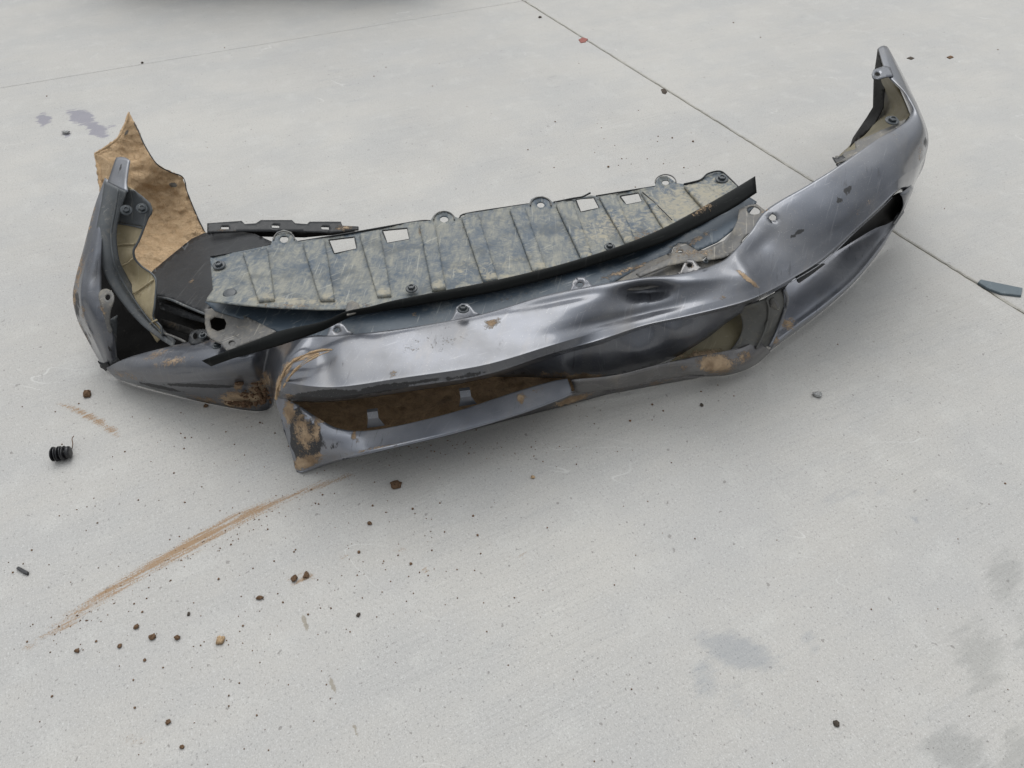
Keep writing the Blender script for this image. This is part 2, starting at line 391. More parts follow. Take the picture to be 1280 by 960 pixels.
# ------------------------------------------------------------------ ground: base sheet + concrete slabs with recessed joints
J0 = P(655, 1); J1 = P(1280, 391); K0 = P(0, 109)
ux = (J1 - J0).normalized(); uy = Vector((-ux.y, ux.x, 0))          # ux along the long joint
if (K0 - J0).dot(uy) > 0: pass
else: uy = -uy
print('angle between joints', math.degrees((K0 - J0).angle(J1 - J0)))
def slab_frame(p): d = p - J0; return d.dot(ux), d.dot(uy)
ANG = math.atan2(ux.y, ux.x)
def concrete(name):
    m = M(name)
    geo = m.n('ShaderNodeNewGeometry').outputs['Position']
    rot = m.n('ShaderNodeMapping'); rot.vector_type = 'TEXTURE'; rot.inputs['Rotation'].default_value = (0, 0, ANG); m.l(geo, rot.inputs[0]); V = rot.outputs[0]
    m.co = V
    big = m.noise(.9, 5, .6); mid = m.noise(4.5, 6, .6, (1, .55, 1)); blot = m.noise(13, 5, .6)
    fine = m.noise(420, 3, .7); grain = m.noise(190, 4, .75)
    # broom drag lines run along local y (across the long joint)
    br = m.noise(260, 3, .6, (1, .025, 1), dist=.2); br2 = m.noise(95, 3, .6, (1, .06, 1))
    where = m.ramp(m.noise(2.2, 3), .38, .66)
    c = m.mix(m.ramp(big, .35, .68), (.392, .380, .360), (.432, .418, .392))
    c = m.mix(m.math('MULTIPLY', m.ramp(mid, .38, .66), .5), c, (.35, .35, .348))
    c = m.mix(m.math('MULTIPLY', m.ramp(blot, .5, .72), .35), c, (.475, .468, .445))
    c = m.mix(m.math('MULTIPLY', m.ramp(br, .45, .65), m.math('MULTIPLY', where, .17)), c, (.24, .24, .235))
    c = m.mix(m.math('MULTIPLY', m.ramp(br2, .5, .7), .12), c, (.28, .285, .285))
    c = m.mix(m.math('MULTIPLY', m.ramp(grain, .44, .33), .55), c, (.21, .21, .205))
    c = m.mix(m.math('MULTIPLY', m.ramp(fine, .45, .3), .6), c, (.20, .20, .20))
    c = m.mix(m.math('MULTIPLY', m.ramp(fine, .56, .68), .5), c, (.6, .6, .59))
    c = m.mix(m.math('MULTIPLY', m.ramp(grain, .56, .68), .45), c, (.56, .56, .55))
    pits = m.math('MAXIMUM', m.ramp(m.noise(75, 2, .5), .70, .74), m.ramp(m.noise(170, 2, .5), .68, .73))
    c = m.mix(m.math('MULTIPLY', pits, .5), c, (.14, .13, .12))
    # light scrape marks, thin random arcs
    wv = m.noise(6.5, 2, .4, (1, .35, 1), (0, 0, .7)); sl = m.math('ABSOLUTE', m.math('SUBTRACT', wv, .5)); 
    sl = m.math('MULTIPLY', m.ramp(sl, .0022, .0008), m.ramp(m.noise(3.1, 2), .56, .66))
    c = m.mix(m.math('MULTIPLY', sl, .35), c, (.6, .6, .58))
    # stains laid down at their own places (per vertex, edges broken by noise)
    def place(nm, thr=.5, w_=.2, amp=1.0, nsc=55, st=(1, .35, 1)):
        a = m.attr(nm); q = m.math('ADD', a, m.math('MULTIPLY', m.math('SUBTRACT', m.noise(nsc, 6, .72, st), .5), amp))
        return m.math('MULTIPLY', m.ramp(q, thr - w_ / 2, thr + w_ / 2), m.ramp(a, .01, .12))
    c = m.mix(m.math('MULTIPLY', place('grey_stain', .45, .5, 1.6, 45, (1, .2, 1)), .42), c, (.20, .22, .245))
    c = m.mix(m.math('MULTIPLY', place('dark_stain', .45, .6, 1.9, 50, (1, .2, 1)), .30), c, (.16, .165, .16))
    c = m.mix(m.math('MULTIPLY', place('violet_stain', .5, .3, 1.9, 38, (1, .4, 1)), .62), c, (.155, .15, .20))
    sd_ = P(60, 790) - P(442, 592); gm = m.n('ShaderNodeMapping'); gm.vector_type = 'TEXTURE'; gm.inputs['Rotation'].default_value = (0, 0, math.atan2(sd_.y, sd_.x)); m.l(geo, gm.inputs[0])
    sn = m.noise(150, 5, .7, (.05, 1, 1), vec=gm.outputs[0], dist=.3); sn2 = m.noise(330, 4, .75)
    sa = m.attr('soil'); q = m.math('ADD', sa, m.math('ADD', m.math('MULTIPLY', m.math('SUBTRACT', sn, .47), 2.6), m.math('MULTIPLY', m.math('SUBTRACT', sn2, .5), 2.2)))
    soil = m.math('MULTIPLY', m.ramp(q, .35, 1.0), m.ramp(sa, .01, .3))
    c = m.mix(m.math('MULTIPLY', m.math('MULTIPLY', soil, m.ramp(m.noise(28, 5, .7), .3, .5, .55, 1.0)), .92), c, (.27, .175, .098))
    c = m.mix(m.math('MULTIPLY', m.ramp(m.attr('dust'), .1, 1.0), .42), c, (.37, .29, .20))
    c = m.mix(m.math('MULTIPLY', place('crack', .5, .12, .8, 120, (1, 1, 1)), .6), c, (.20, .17, .12))
    c = m.mix(m.math('MULTIPLY', place('edge', .5, .4, .9, 60, (1, 1, 1)), .4), c, (.27, .25, .19))
    m.set(Base_Color=c, Roughness=.88, Specular_IOR_Level=.25)
    b = m.bump(m.math('MULTIPLY', br, where), .5, .0016); b = m.bump(grain, .35, .0012, b); b = m.bump(m.noise(9, 4), .2, .006, b)
    b = m.bump(soil, .3, .001, b); b = m.bump(m.math('SUBTRACT', 1.0, pits), .5, .001, b)
    m.l(b, m.b.inputs['Normal']); return m.m
CONC = concrete('broomed_concrete')
me = bpy.data.meshes.new('ground'); G_ = 120
me.from_pydata([(-G_, -G_, -.0045), (G_, -G_, -.0045), (G_, G_, -.0045), (-G_, G_, -.0045)], [], [(0, 1, 2, 3)])
mg = M('ground_bed'); gn = mg.noise(6, 6); mg.set(Base_Color=mg.mix(gn, (.17, .155, .12), (.26, .245, .20)), Roughness=.95)
go = finish('ground', me, mg.m, None, smooth=False); go['kind'] = 'structure'

def seg_attr(X, Y, pts, wid):
    "soft distance field to a polyline; pts = (ground x, y, width, strength)"
    v = np.zeros(X.shape)
    for (a, b) in zip(pts, pts[1:]):
        ax, ay, aw, as_ = a; bx, by, bw, bs = b
        dx, dy = bx - ax, by - ay; L = dx * dx + dy * dy + 1e-12
        t = np.clip(((X - ax) * dx + (Y - ay) * dy) / L, 0, 1)
        d = np.hypot(X - ax - t * dx, Y - ay - t * dy); ww = (aw + (bw - aw) * t) * wid; ss = as_ + (bs - as_) * t
        v = np.maximum(v, ss * np.clip(1.3 - d / ww, 0, 1))
    return v
def gp(px, py, wpx, s):   # pixel width to metres at that place
    a = P(px, py); b = P(px + 10, py); return (a.x, a.y, wpx * (b - a).length / 10, s)
def blob(X, Y, e):
    x, y, rx, ry, ang, st = e; c = P(x, y); a = math.radians(ang)
    u = P(x + math.cos(a) * 10, y + math.sin(a) * 10) - c; v = P(x - math.sin(a) * 10, y + math.cos(a) * 10) - c
    Mx = np.linalg.inv(np.array([[u.x / 10 * rx, v.x / 10 * ry], [u.y / 10 * rx, v.y / 10 * ry]]))
    du = X - c.x; dv = Y - c.y
    return st * np.clip(1.35 - np.hypot(Mx[0, 0] * du + Mx[0, 1] * dv, Mx[1, 0] * du + Mx[1, 1] * dv), 0, 1)
SPAN = 4.6; GAPL = .0026
def slab(i, j, res):
    gx_ = .0035 if True else 0; 
    xs0, xs1 = i * SPAN + .0007, (i + 1) * SPAN - .0007; ys0, ys1 = j * SPAN + .0022, (j + 1) * SPAN - .0022
    n = int(SPAN / res)
    xs = np.concatenate([[xs0, xs0 + .003], np.linspace(xs0, xs1, n)[1:-1], [xs1 - .003, xs1]])
    ys = np.concatenate([[ys0, ys0 + .004], np.linspace(ys0, ys1, n)[1:-1], [ys1 - .004, ys1]])
    A, B = np.meshgrid(xs, ys, indexing='ij')
    # slightly chipped arris
    Z = np.zeros(A.shape); Z[0, :] -= .002; Z[-1, :] -= .002; Z[:, 0] -= .0025; Z[:, -1] -= .0025
    if res < .1:
        ch = np.array([noise.noise(Vector((a * 14, 3.3, 0))) for a in xs]); ch2 = np.array([noise.noise(Vector((a * 45, 8.3, 0))) for a in xs])
        k = np.clip(ch + .8 * ch2, -.6, .9) * .0042
        B[:, 0] += k; B[:, -1] += k * .8
    X = J0.x + ux.x * A + uy.x * B; Y = J0.y + ux.y * A + uy.y * B
    nx, ny = A.shape; me = bpy.data.meshes.new('concrete_slab')
    V = np.stack([X, Y, Z], -1).reshape(-1, 3)
    idx = np.arange(nx * ny).reshape(nx, ny)
    F = np.stack([idx[:-1, :-1], idx[1:, :-1], idx[1:, 1:], idx[:-1, 1:]], -1).reshape(-1, 4)
    # skirt round the rim so the joint has walls
    rim = np.concatenate([idx[:, 0], idx[-1, 1:], idx[::-1, -1][1:], idx[0, ::-1][1:]])
    low = V[rim].copy(); low[:, 2] = -.0042; b0 = len(V)
    VV = np.concatenate([V, low]); k = len(rim)
    SK = [(int(rim[q]), int(rim[(q + 1) % k]), b0 + (q + 1) % k, b0 + q) for q in range(k - 1)]
    ffl = F.tolist()
    if ux.cross(uy).z < 0: ffl = [f[::-1] for f in ffl]; SK = [f[::-1] for f in SK]
    me.from_pydata(VV.tolist(), [], ffl + SK); me.update()
    X1 = VV[:, 0]; Y1 = VV[:, 1]
    if res < .1:
        at = {}
        at['grey_stain'] = [(925, 815, 55, 24, 20, .85), (880, 845, 22, 26, 0, .6), (925, 880, 28, 26, 30, .4), (1015, 803, 14, 22, -30, .5), (1145, 650, 7, 6, 0, .9), (1050, 620, 60, 14, -8, .3), (420, 100, 60, 30, 40, .22)]
        at['dark_stain'] = [(1255, 720, 26, 34, 0, .75), (1225, 820, 34, 60, -25, .72), (1195, 940, 46, 34, 30, .85), (1272, 940, 26, 40, 0, .9), (1280, 800, 16, 60, 0, .5), (690, 100, 30, 12, 50, .25)]
        at['violet_stain'] = [(101, 146, 20, 11, 12, .95), (122, 162, 17, 10, 28, .95), (55, 149, 12, 9, -10, .8), (83, 167, 6, 6, 0, .8), (140, 158, 12, 5, -10, .42)]
        vals = {k_: np.max([blob(X1, Y1, e) for e in v], 0) for k_, v in at.items()}
        s1 = [gp(442, 592, 3, .5), gp(400, 606, 7, .75), gp(345, 628, 10, .82), gp(290, 652, 14, .82), gp(240, 680, 17, .95), gp(190, 707, 14, .7), gp(140, 738, 16, .9), gp(95, 768, 11, .75), gp(60, 790, 8, .62), gp(30, 812, 4, .62)]
        s2 = [gp(72, 503, 3, .5), gp(95, 512, 5, .72), gp(120, 525, 6, .75), gp(140, 538, 6, .7), gp(151, 548, 3, .5)]
        s3 = [gp(60, 792, 4, .6), gp(85, 783, 6, .6), gp(105, 780, 3, .5)]
        soil = np.maximum.reduce([seg_attr(X1, Y1, s1, .8), seg_attr(X1, Y1, s2, 1.0), seg_attr(X1, Y1, s3, 1.0)])
        for e in [(367, 725, 9, 5, -10, .8), (383, 720, 7, 6, 0, .9), (500, 688, 8, 4, 0, .5), (530, 713, 6, 6, 0, .5), (430, 695, 7, 4, 0, .6), (325, 750, 5, 5, 0, .7), (655, 700, 9, 14, 0, .3), (276, 800, 6, 6, 0, .7), (170, 925, 20, 10, 0, .3)]:
            soil = np.maximum(soil, blob(X1, Y1, e))
        vals['soil'] = soil
        du = np.max([blob(X1, Y1, e) for e in [(280, 665, 170, 26, -25, .30), (480, 650, 170, 90, 0, .16), (300, 520, 110, 22, 10, .22), (600, 520, 180, 28, -14, .16), (870, 470, 50, 14, 0, .3), (1105, 860, 40, 40, 0, .18)]], 0)
        dj = np.abs((X1 - J0.x) * uy.x + (Y1 - J0.y) * uy.y); dk = np.abs((X1 - J0.x) * ux.x + (Y1 - J0.y) * ux.y)
        vals['dust'] = du
        vals['edge'] = np.maximum(np.clip(1 - dj / .02, 0, 1) * .74, np.clip(1 - dk / .015, 0, 1) * .4)
        cr = [gp(362, 728, 2.0, .8), gp(372, 760, 1.6, .8), gp(392, 800, 1.6, .7), gp(402, 830, 1.8, .8), gp(428, 880, 1.5, .7), gp(470, 965, 1.2, .5)]
        vals['crack'] = seg_attr(X1, Y1, cr, 1.5)
        for k_, v in vals.items():
            a_ = me.attributes.new(k_, 'FLOAT', 'POINT'); a_.data.foreach_set('value', v.astype(np.float32))
    me.materials.append(CONC); o = bpy.data.objects.new('concrete_slab', me); COL.objects.link(o); o['kind'] = 'structure'
# which cells: the one holding the bumper is fine, its neighbours coarser
a, b = slab_frame(P(640, 480)); ci, cj = math.floor(a / SPAN), math.floor(b / SPAN)
for i in range(ci - 2, ci + 3):
    for j in range(cj - 2, cj + 3):
        near = (i == ci and j == cj) or (i, j) in [tuple(math.floor(q / SPAN) for q in slab_frame(P(*pp))) for pp in ((100, 20), (1100, 20), (1240, 300), (300, 900), (1240, 900))]
        slab(i, j, .0105 if (i, j) == (ci, cj) else (.02 if near else .5))

# ------------------------------------------------------------------ the wrecked bumper
base = P(620, 470, .0)
BUMP = empty('car_bumper', base, 'crumpled dark grey car bumper with mud caked wing, lying torn off on the concrete', 'car bumper')
B = BUMP
# painted skin: cross sections from the tucked top edge over the face to the lower lip
ST = [
 [(133,460,.06),(134,462,.055),(136,464,.05),(138,466,.045),(140,468,.04),(143,471,.03),(145,473,.003)],
 [(160,447,.10),(162,453,.10),(165,461,.095),(167,468,.08),(169,475,.06),(171,480,.04),(174,483,.003)],
 [(212,433,.14),(213,441,.145),(215,453,.145),(217,466,.128),(218,478,.098),(219,486,.065),(220,495,.003)],
 [(262,423,.17),(262,433,.18),(264,448,.182),(267,463,.165),(268,475,.13),(268,485,.085),(268,506,.003)],
 [(310,428,.19),(310,438,.20),(312,450,.192),(314,462,.165),(316,472,.125),(318,482,.09),(318,514,.003)],
 [(345,425,.195),(339,434,.19),(335,446,.17),(332,459,.142),(332,471,.115),(334,484,.09),(338,510,.006)],
 [(374,422,.235),(367,433,.238),(358,446,.232),(351,460,.217),(348,473,.20),(345,486,.18),(344,498,.14)],
 [(396,419,.25),(391,430,.256),(383,445,.254),(374,462,.238),(367,480,.213),(364,493,.18),(368,502,.14)],
 [(425,419,.26),(424,428,.266),(423,447,.260),(422,468,.238),(421,484,.21),(420,496,.18),(421,502,.15)],
 [(500,411,.268),(500,419,.272),(500,436,.264),(500,456,.242),(500,473,.213),(500,485,.18),(501,491,.15)],
 [(600,393,.27),(600,401,.274),(601,418,.267),(602,440,.246),(603,457,.217),(604,469,.18),(605,474,.15)],
 [(682,369,.275),(684,378,.280),(686,393,.272),(688,415,.25),(689,432,.22),(689,442,.19),(690,447,.16)],
 [(742,357,.28),(744,366,.276),(746,378,.268),(748,398,.250),(749,414,.228),(750,425,.2),(752,430,.17)],
 [(800,347,.285),(800,352,.284),(801,366,.250),(802,386,.250),(803,398,.240),(805,407,.215),(807,411,.18)],
 [(850,342,.29),(851,347,.292),(853,358,.280),(856,373,.268),(858,386,.25),(860,395,.22),(862,399,.185)],
 [(897,329,.29),(900,335,.293),(905,346,.290),(911,358,.279),(916,371,.258),(921,380,.23),(925,383,.19)],
 [(917,314,.29),(922,322,.296),(930,336,.298),(937,349,.290),(945,359,.268),(953,368,.24),(957,371,.20)],
 [(938,290,.295),(945,299,.285),(955,312,.278),(966,328,.278),(976,341,.272),(987,350,.25),(991,353,.21)],
 [(958,262,.31),(968,272,.31),(982,287,.303),(1000,303,.30),(1014,316,.292),(1027,325,.27),(1031,328,.23)],
 [(1010,231,.335),(1019,240,.342),(1033,256,.342),(1048,272,.333),(1058,282,.317),(1067,289,.29),(1071,292,.25)],
 [(1050,206,.355),(1058,214,.363),(1071,227,.368),(1083,241,.362),(1092,252,.347),(1099,260,.32),(1103,263,.28)],
 [(1092,177,.375),(1099,184,.384),(1110,195,.388),(1119,208,.38),(1124,223,.36),(1124,236,.335),(1126,245,.29)],
 [(1136,147,.40),(1141,152,.403),(1149,163,.395),(1155,178,.37),(1152,202,.33),(1143,228,.28),(1131,254,.22)],
 [(1129,118,.415),(1134,122,.418),(1143,132,.413),(1153,148,.39),(1160,168,.33),(1157,190,.22),(1145,205,.12)],
 [(1109,94,.43),(1113,94,.432),(1120,96,.43),(1131,100,.415),(1138,112,.35),(1138,125,.24),(1130,135,.14)],
 [(1098,60,.44),(1101,58,.44),(1105,57,.44),(1110,59,.432),(1114,66,.39),(1114,78,.30),(1108,90,.2)],
]
for k in range(7, 12):
    z0 = ST[k][0][2]
    for r_, dz in enumerate((0, -.0035, -.0098, -.0175, -.0245, -.052, -.115)): ST[k][r_] = (ST[k][r_][0], ST[k][r_][1], z0 + dz)
for k in range(6, 22): ST[k][0] = (ST[k][0][0], ST[k][0][1], ST[k][1][2] + .002)
for k, zs in {17: (.302,.296,.284,.272,.259,.247,.19), 18: (.328,.322,.307,.288,.270,.256,.20), 19: (.364,.358,.344,.325,.307,.293,.24), 20: (.391,.385,.372,.353,.335,.321,.26), 21: (.409,.405,.395,.378,.358,.340,.28),
    12: (.280,.276,.268,.248,.235,.229,.17), 13: (.285,.284,.250,.240,.233,.227,.17), 14: (.290,.292,.280,.262,.254,.247,.185), 15: (.290,.293,.290,.279,.267,.258,.19), 16: (.296,.297,.295,.285,.271,.259,.20)}.items():
    ST[k] = [(a[0], a[1], z) for a, z in zip(ST[k], zs)]
for k in range(17, 22): ST[k][6] = (ST[k][5][0] + 1.6, ST[k][5][1] + 1.4, ST[k][6][2])
    # tighten the fold: keep the face rows flat until just above the lip
skin_mud = [(215,452,26,6,-14,.5),(195,444,22,5,-22,.55),(300,500,30,12,5,.95),(322,492,14,18,0,.9),(332,475,8,14,0,.7),(255,500,30,6,10,.6),(297,484,7,5,0,.8),
  (381,446,30,3.2,-20,1.0),(358,462,4.5,14,25,1.0),(348,482,4,18,8,1.0),(616,405,12,5,-35,.85),(610,402,6,3,0,.5),(492,467,6,5,0,.6),(935,349,20,3.2,38,1.0),(957,262,4,3,0,.7),(903,372,12,3,-15,.45),(625,430,2,14,5,.32),(360,495,10,4,0,.6),(1085,255,30,5,-40,.3),(1150,190,6,30,0,.34),(1120,160,14,20,0,.25),(540,430,60,10,-8,.2),(160,470,30,6,15,.4)]
skin_scuff = [(1060,238,5,9,30,.85),(1049,250,5,6,0,.9),(1000,290,10,4,-30,.8),(991,297,4,9,20,.8),(1157,178,4,14,0,.6),(1066,262,3,12,-10,.55),(430,455,10,26,-12,.42),(250,482,60,3,2,.9),(200,484,40,3,12,.8),(410,494,60,8,-3,1.0),(480,485,50,7,-8,.8),(580,470,50,5,-10,.6),(520,478,60,3,-9,.7),(560,410,50,6,-9,.42),(330,445,10,16,0,.4),(862,364,2,5,-30,.7)]
def skin_relief(px, py):
    r = np.zeros(len(px))
    # small creases near the kink and around the pushed-in dent
    r -= .010 * np.exp(-(((px - 808) / 30) ** 2 + ((py - 364) / 9) ** 2) ** 1.6)
    r += .0035 * np.exp(-((px - 806 + (py - 364) * .1) / 3.2) ** 2 - ((py - 372) / 13) ** 2)
    r -= .009 * np.exp(-(((px - 775) / 70) ** 2 + ((py - 400 + (px - 765) * .22) / 6) ** 2))
    r -= .004 * np.exp(-(((px - 700) / 60) ** 2 + ((py - 376 + (px - 700) * .2) / 5) ** 2))
    r += .003 * np.exp(-(((px - 860) / 40) ** 2 + ((py - 352 + (px - 860) * .1) / 4) ** 2))
    r -= .005 * np.exp(-((px - 940 + (py - 318) * .9) / 12) ** 2 - ((py - 318) / 22) ** 2)
    r += .003 * np.exp(-(((px - 936) / 5 - (py - 345) / 9) ** 2) - ((py - 345) / 30) ** 2)
    r -= .003 * np.exp(-((px - 408 - (py - 450) * .2) / 10) ** 2 - ((py - 455) / 28) ** 2)
    return r
loft('painted_skin', crease(ST, (4, 5)), PAINT, B, nu=12, nv=4, thick=.003, mud=skin_mud, scuff=skin_scuff, noise_amp=.0012, noise_sc=9, relief=skin_relief,
     holes=[ell(966, 271.5, 5.4, 4.8, 12)])
# fastening ears on the skin's top edge
def ear(x, y, z, ang=-12, s=1.0, hole=4, mat=None, w_=18):
    a = math.radians(ang)
    prof = [(-w_*1.2, 10), (-w_*.85, 7), (-w_*.62, 0), (-w_*.42, -6), (0, -9), (w_*.42, -7), (w_*.62, -1), (w_*.8, 5), (w_*1.05, 8), (w_*.6, 12), (-w_*.6, 14)]
    ol = [(x + s * (u * math.cos(a) - v * math.sin(a)), y + s * (u * math.sin(a) + v * math.cos(a))) for u, v in prof]
    return sheet('mounting_ear', ol, [(x - 20, y, z - .004), (x + 20, y, z), (x, y - 10, z), (x, y + 14, z - .014)], mat or PAINT, B, holes=[ell(x, y + .5, hole, hole * .85, 12)] if hole else [], thick=.003, step=3, noise_amp=0,
                 mud=[(x, y, 8, 6, 0, .35)])
ear(421, 412, .264); ear(579, 388, .2715, hole=0); ear(725, 355, .279, -14); ear(862, 331, .291, -10, .8, 3.4, PAINT_D)
# bead / folded mud along the torn ridge
tube('torn_ridge', [(416,437,.262),(400,438,.264),(383,443,.262),(366,452,.246),(356,463,.229),(351,476,.208),(346,488,.187),(345,500,.165)], .0022, LINER, B, jit=1.3, n=8)
tube('torn_ridge', [(400,441,.262),(380,452,.258),(366,466,.24),(357,480,.215),(352,490,.19)], .0013, LINER, B, jit=1.3, n=8)
tube('torn_ridge', [(412,439,.262),(395,446,.262),(377,457,.252),(362,470,.232),(354,484,.205)], .0012, LINER, B, jit=1.3, n=8)

# sagging lobe under the lip
LB = [(598,466),(640,453),(689,439),(750,422),(805,404),(860,392),(921,378),(957,366),(945,380),(925,392),(905,406),(888,420),(868,433),(848,445),(820,456),(785,467),(742,474),(700,473),(650,471),(620,471)]
sheet('sagging_panel', LB, [(598,470,.150),(640,457,.158),(689,443,.163),(750,426,.178),(805,408,.185),(860,396,.198),(921,382,.205),(957,370,.205),
      (925,392,.165),(888,420,.12),(848,445,.09),(785,467,.072),(742,474,.07),(700,473,.08),(650,471,.10),(760,448,.132),(820,425,.160),(846,416,.180),(800,440,.142),(870,412,.165),(700,460,.125)],
      PAINT, B, step=4, noise_amp=.0009, noise_sc=12, mud=[(735,472,40,4,2,.9),(700,468,60,5,0,.5),(785,468,22,3,-15,.6)], scuff=[(650,466,50,4,-5,.5)])
# underside return of the lip and soil-filled inside of the torn opening
sheet('soil_bed', [(358,498),(395,500),(470,494),(560,478),(620,466),(715,462),(722,486),(690,492),(640,503),(560,528),(475,548),(430,548),(400,534),(375,515)],
      [(358,498,.11),(430,548,.085),(560,528,.07),(640,503,.06),(722,486,.05),(715,462,.035),(600,470,.03),(470,494,.045),(400,515,.085),(500,520,.05),(450,538,.075)],
      SOIL, B, step=3, noise_amp=.008, noise_sc=22, thick=.003)
# lower strip, two lengths either side of the crack
LS = [
 [(344,492,.165),(344,498,.15),(345,504,.135),(348,512,.12),(352,520,.10),(353,523,.06)],
 [(356,498,.150),(355,508,.13),(355,520,.108),(357,535,.08),(360,552,.05),(362,556,.02)],
 [(375,508,.140),(371,522,.125),(369,545,.085),(368,563,.045),(370,584,.006),(372,585,.004)],
 [(397,522,.13),(391,538,.115),(386,556,.085),(381,572,.045),(379,590,.006),(382,590,.004)],
 [(425,536,.125),(421,546,.118),(416,557,.10),(411,568,.075),(407,579,.035),(409,581,.006)],
 [(470,537,0.122),(468,544,0.1205),(466,552,0.1185),(464,559,0.117),(462,565,0.1155),(463,567,0.02)],
 [(560,517,0.124),(561,523,0.1225),(563,530,0.1205),(564,536,0.119),(565,541,0.1175),(566,543,0.02)],
 [(640,491,0.126),(642,498,0.1245),(644,505,0.1225),(646,511,0.121),(647,517,0.1195),(648,519,0.03)],
 [(684,478,0.126),(687,484,0.1245),(690,490,0.1225),(692,495,0.121),(694,500,0.1195),(694,502,0.04)],
 [(709,473,0.126),(711,478,0.1245),(713,483,0.1225),(714,487,0.121),(715,491,0.1195),(715,493,0.04)]]
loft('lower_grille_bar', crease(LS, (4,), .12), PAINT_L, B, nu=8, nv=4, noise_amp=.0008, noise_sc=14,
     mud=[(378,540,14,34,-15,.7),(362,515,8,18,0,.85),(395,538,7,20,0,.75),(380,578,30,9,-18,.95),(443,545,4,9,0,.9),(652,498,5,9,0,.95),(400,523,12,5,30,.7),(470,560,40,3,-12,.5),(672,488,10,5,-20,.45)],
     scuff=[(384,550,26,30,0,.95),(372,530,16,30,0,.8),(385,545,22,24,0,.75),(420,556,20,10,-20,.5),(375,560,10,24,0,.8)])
US = [
 [(713,474,.120),(715,478,.116),(717,483,.10),(718,487,.085),(720,492,.06)],
 [(770,469,.125),(771,473,.118),(772,478,.10),(773,481,.085),(775,485,.06)],
 [(826,455,.128),(829,459,.12),(832,464,.10),(833,468,.085),(835,473,.06)],
 [(866,446,.112),(870,453,.104),(875,460,.09),(878,466,.07),(880,471,.01)],
 [(900,440,.100),(904,448,.09),(909,456,.08),(912,462,.06),(914,468,.003)],
 [(925,434,.095),(931,441,.087),(937,448,.075),(940,453,.055),(943,457,.003)],
 [(948,424,.095),(953,429,.087),(958,434,.075),(961,437,.055),(963,440,.003)]]
loft('lower_grille_bar', US, PAINT_D, B, nu=8, nv=4, noise_amp=.002, noise_sc=18, mud=[(895,455,26,14,5,.95),(855,462,6,10,0,.5),(930,446,16,9,-30,.5)])
sheet('lower_valance', [(470,566),(560,543),(640,519),(694,501),(720,490),(775,484),(835,472),(880,470),(870,473),(830,480),(760,493),(700,509),(640,524),(560,545)],
      [(470,566,.01),(560,542,.02),(694,500,.04),(720,489,.05),(835,471,.055),(880,470,.035),(830,481,.025),(760,494,.015),(700,510,.008),(640,525,.006)], PAINT_D, B, step=3, mud=[(715,500,28,5,-18,.9),(820,478,40,4,-8,.4)])
# little steel-grey clips that stand on the strip
for cx_, cy_ in ((467, 523), (582, 496)):
    bm = bmesh.new()
    a0 = P(cx_ - 8, cy_ + 12, .118); b0 = P(cx_ + 14, cy_ + 9, .118)
    r_ = (b0 - a0).normalized(); f_ = Vector((-r_.y, r_.x, 0)); wd = (b0 - a0).length
    prof = [(0, 0), (.006, .018), (.016, .026), (.026, .024)]      # distance back, height
    for s0, s1 in ((0, 1.0),):
        prev = None
        for k, (u, h) in enumerate(prof):
            t0, t1 = (.0, 1.0) if k == 0 else (.12, .72)
            l_ = [a0 + r_ * wd * t0 + f_ * u + Vector((0, 0, h)), a0 + r_ * wd * t1 + f_ * u + Vector((0, 0, h))]
            l_ = [bm.verts.new(q) for q in l_]
            if prev: bm.faces.new((prev[0], prev[1], l_[1], l_[0]))
            prev = l_
    me = bpy.data.meshes.new('grille_clip'); bm.to_mesh(me); bm.free(); set_attrs(me, np.zeros(len(me.vertices)), np.zeros(len(me.vertices)))
    finish('grille_clip', me, PAINT, B, .0025, smooth=False)

# fog lamp recess
sheet('fog_lamp_backing', [(838,452),(868,430),(895,405),(925,388),(950,380),(940,440),(925,452),(900,452),(862,452)],
      [(838,452,.09),(925,388,.13),(950,380,.13),(925,452,.06),(862,452,.07),(895,420,.10)], OLIVE, B, step=4, mud=[(885,445,32,10,0,.8),(850,444,12,6,-20,.5)], noise_amp=.001)
loft('fog_lamp_ring', [
 [(921,386,.18),(926,396,.155),(928,410,.125),(922,426,.10),(910,440,.08)],
 [(935,382,.195),(942,392,.165),(942,408,.13),(935,426,.10),(922,444,.08)],
 [(952,376,.205),(957,390,.17),(956,406,.13),(948,424,.10),(936,444,.075)],
 [(963,370,.212),(968,385,.175),(966,402,.135),(960,418,.10),(950,436,.075)],
 [(978,362,.215),(981,377,.175),(977,394,.135),(971,412,.10),(962,432,.08)]], FOG, B, nu=7, nv=4, noise_amp=.001)
tube('fog_lamp_rim', [(980,362,.218),(984,375,.18),(979,393,.14),(972,412,.105),(962,433,.088)], .004, PAINT, B, n=5)
tube('fog_lamp_rim', [(958,374,.215),(961,385,.185),(959,402,.14),(953,420,.11),(945,436,.085)], .0025, FOG, B, n=5)
sheet('broken_clip', [(961,376),(967,372),(973,380),(975,388),(968,387),(962,383)], [(961,376,.2),(967,372,.21),(975,388,.19),(962,383,.19)], BRACK, B, step=3, noise_amp=0)
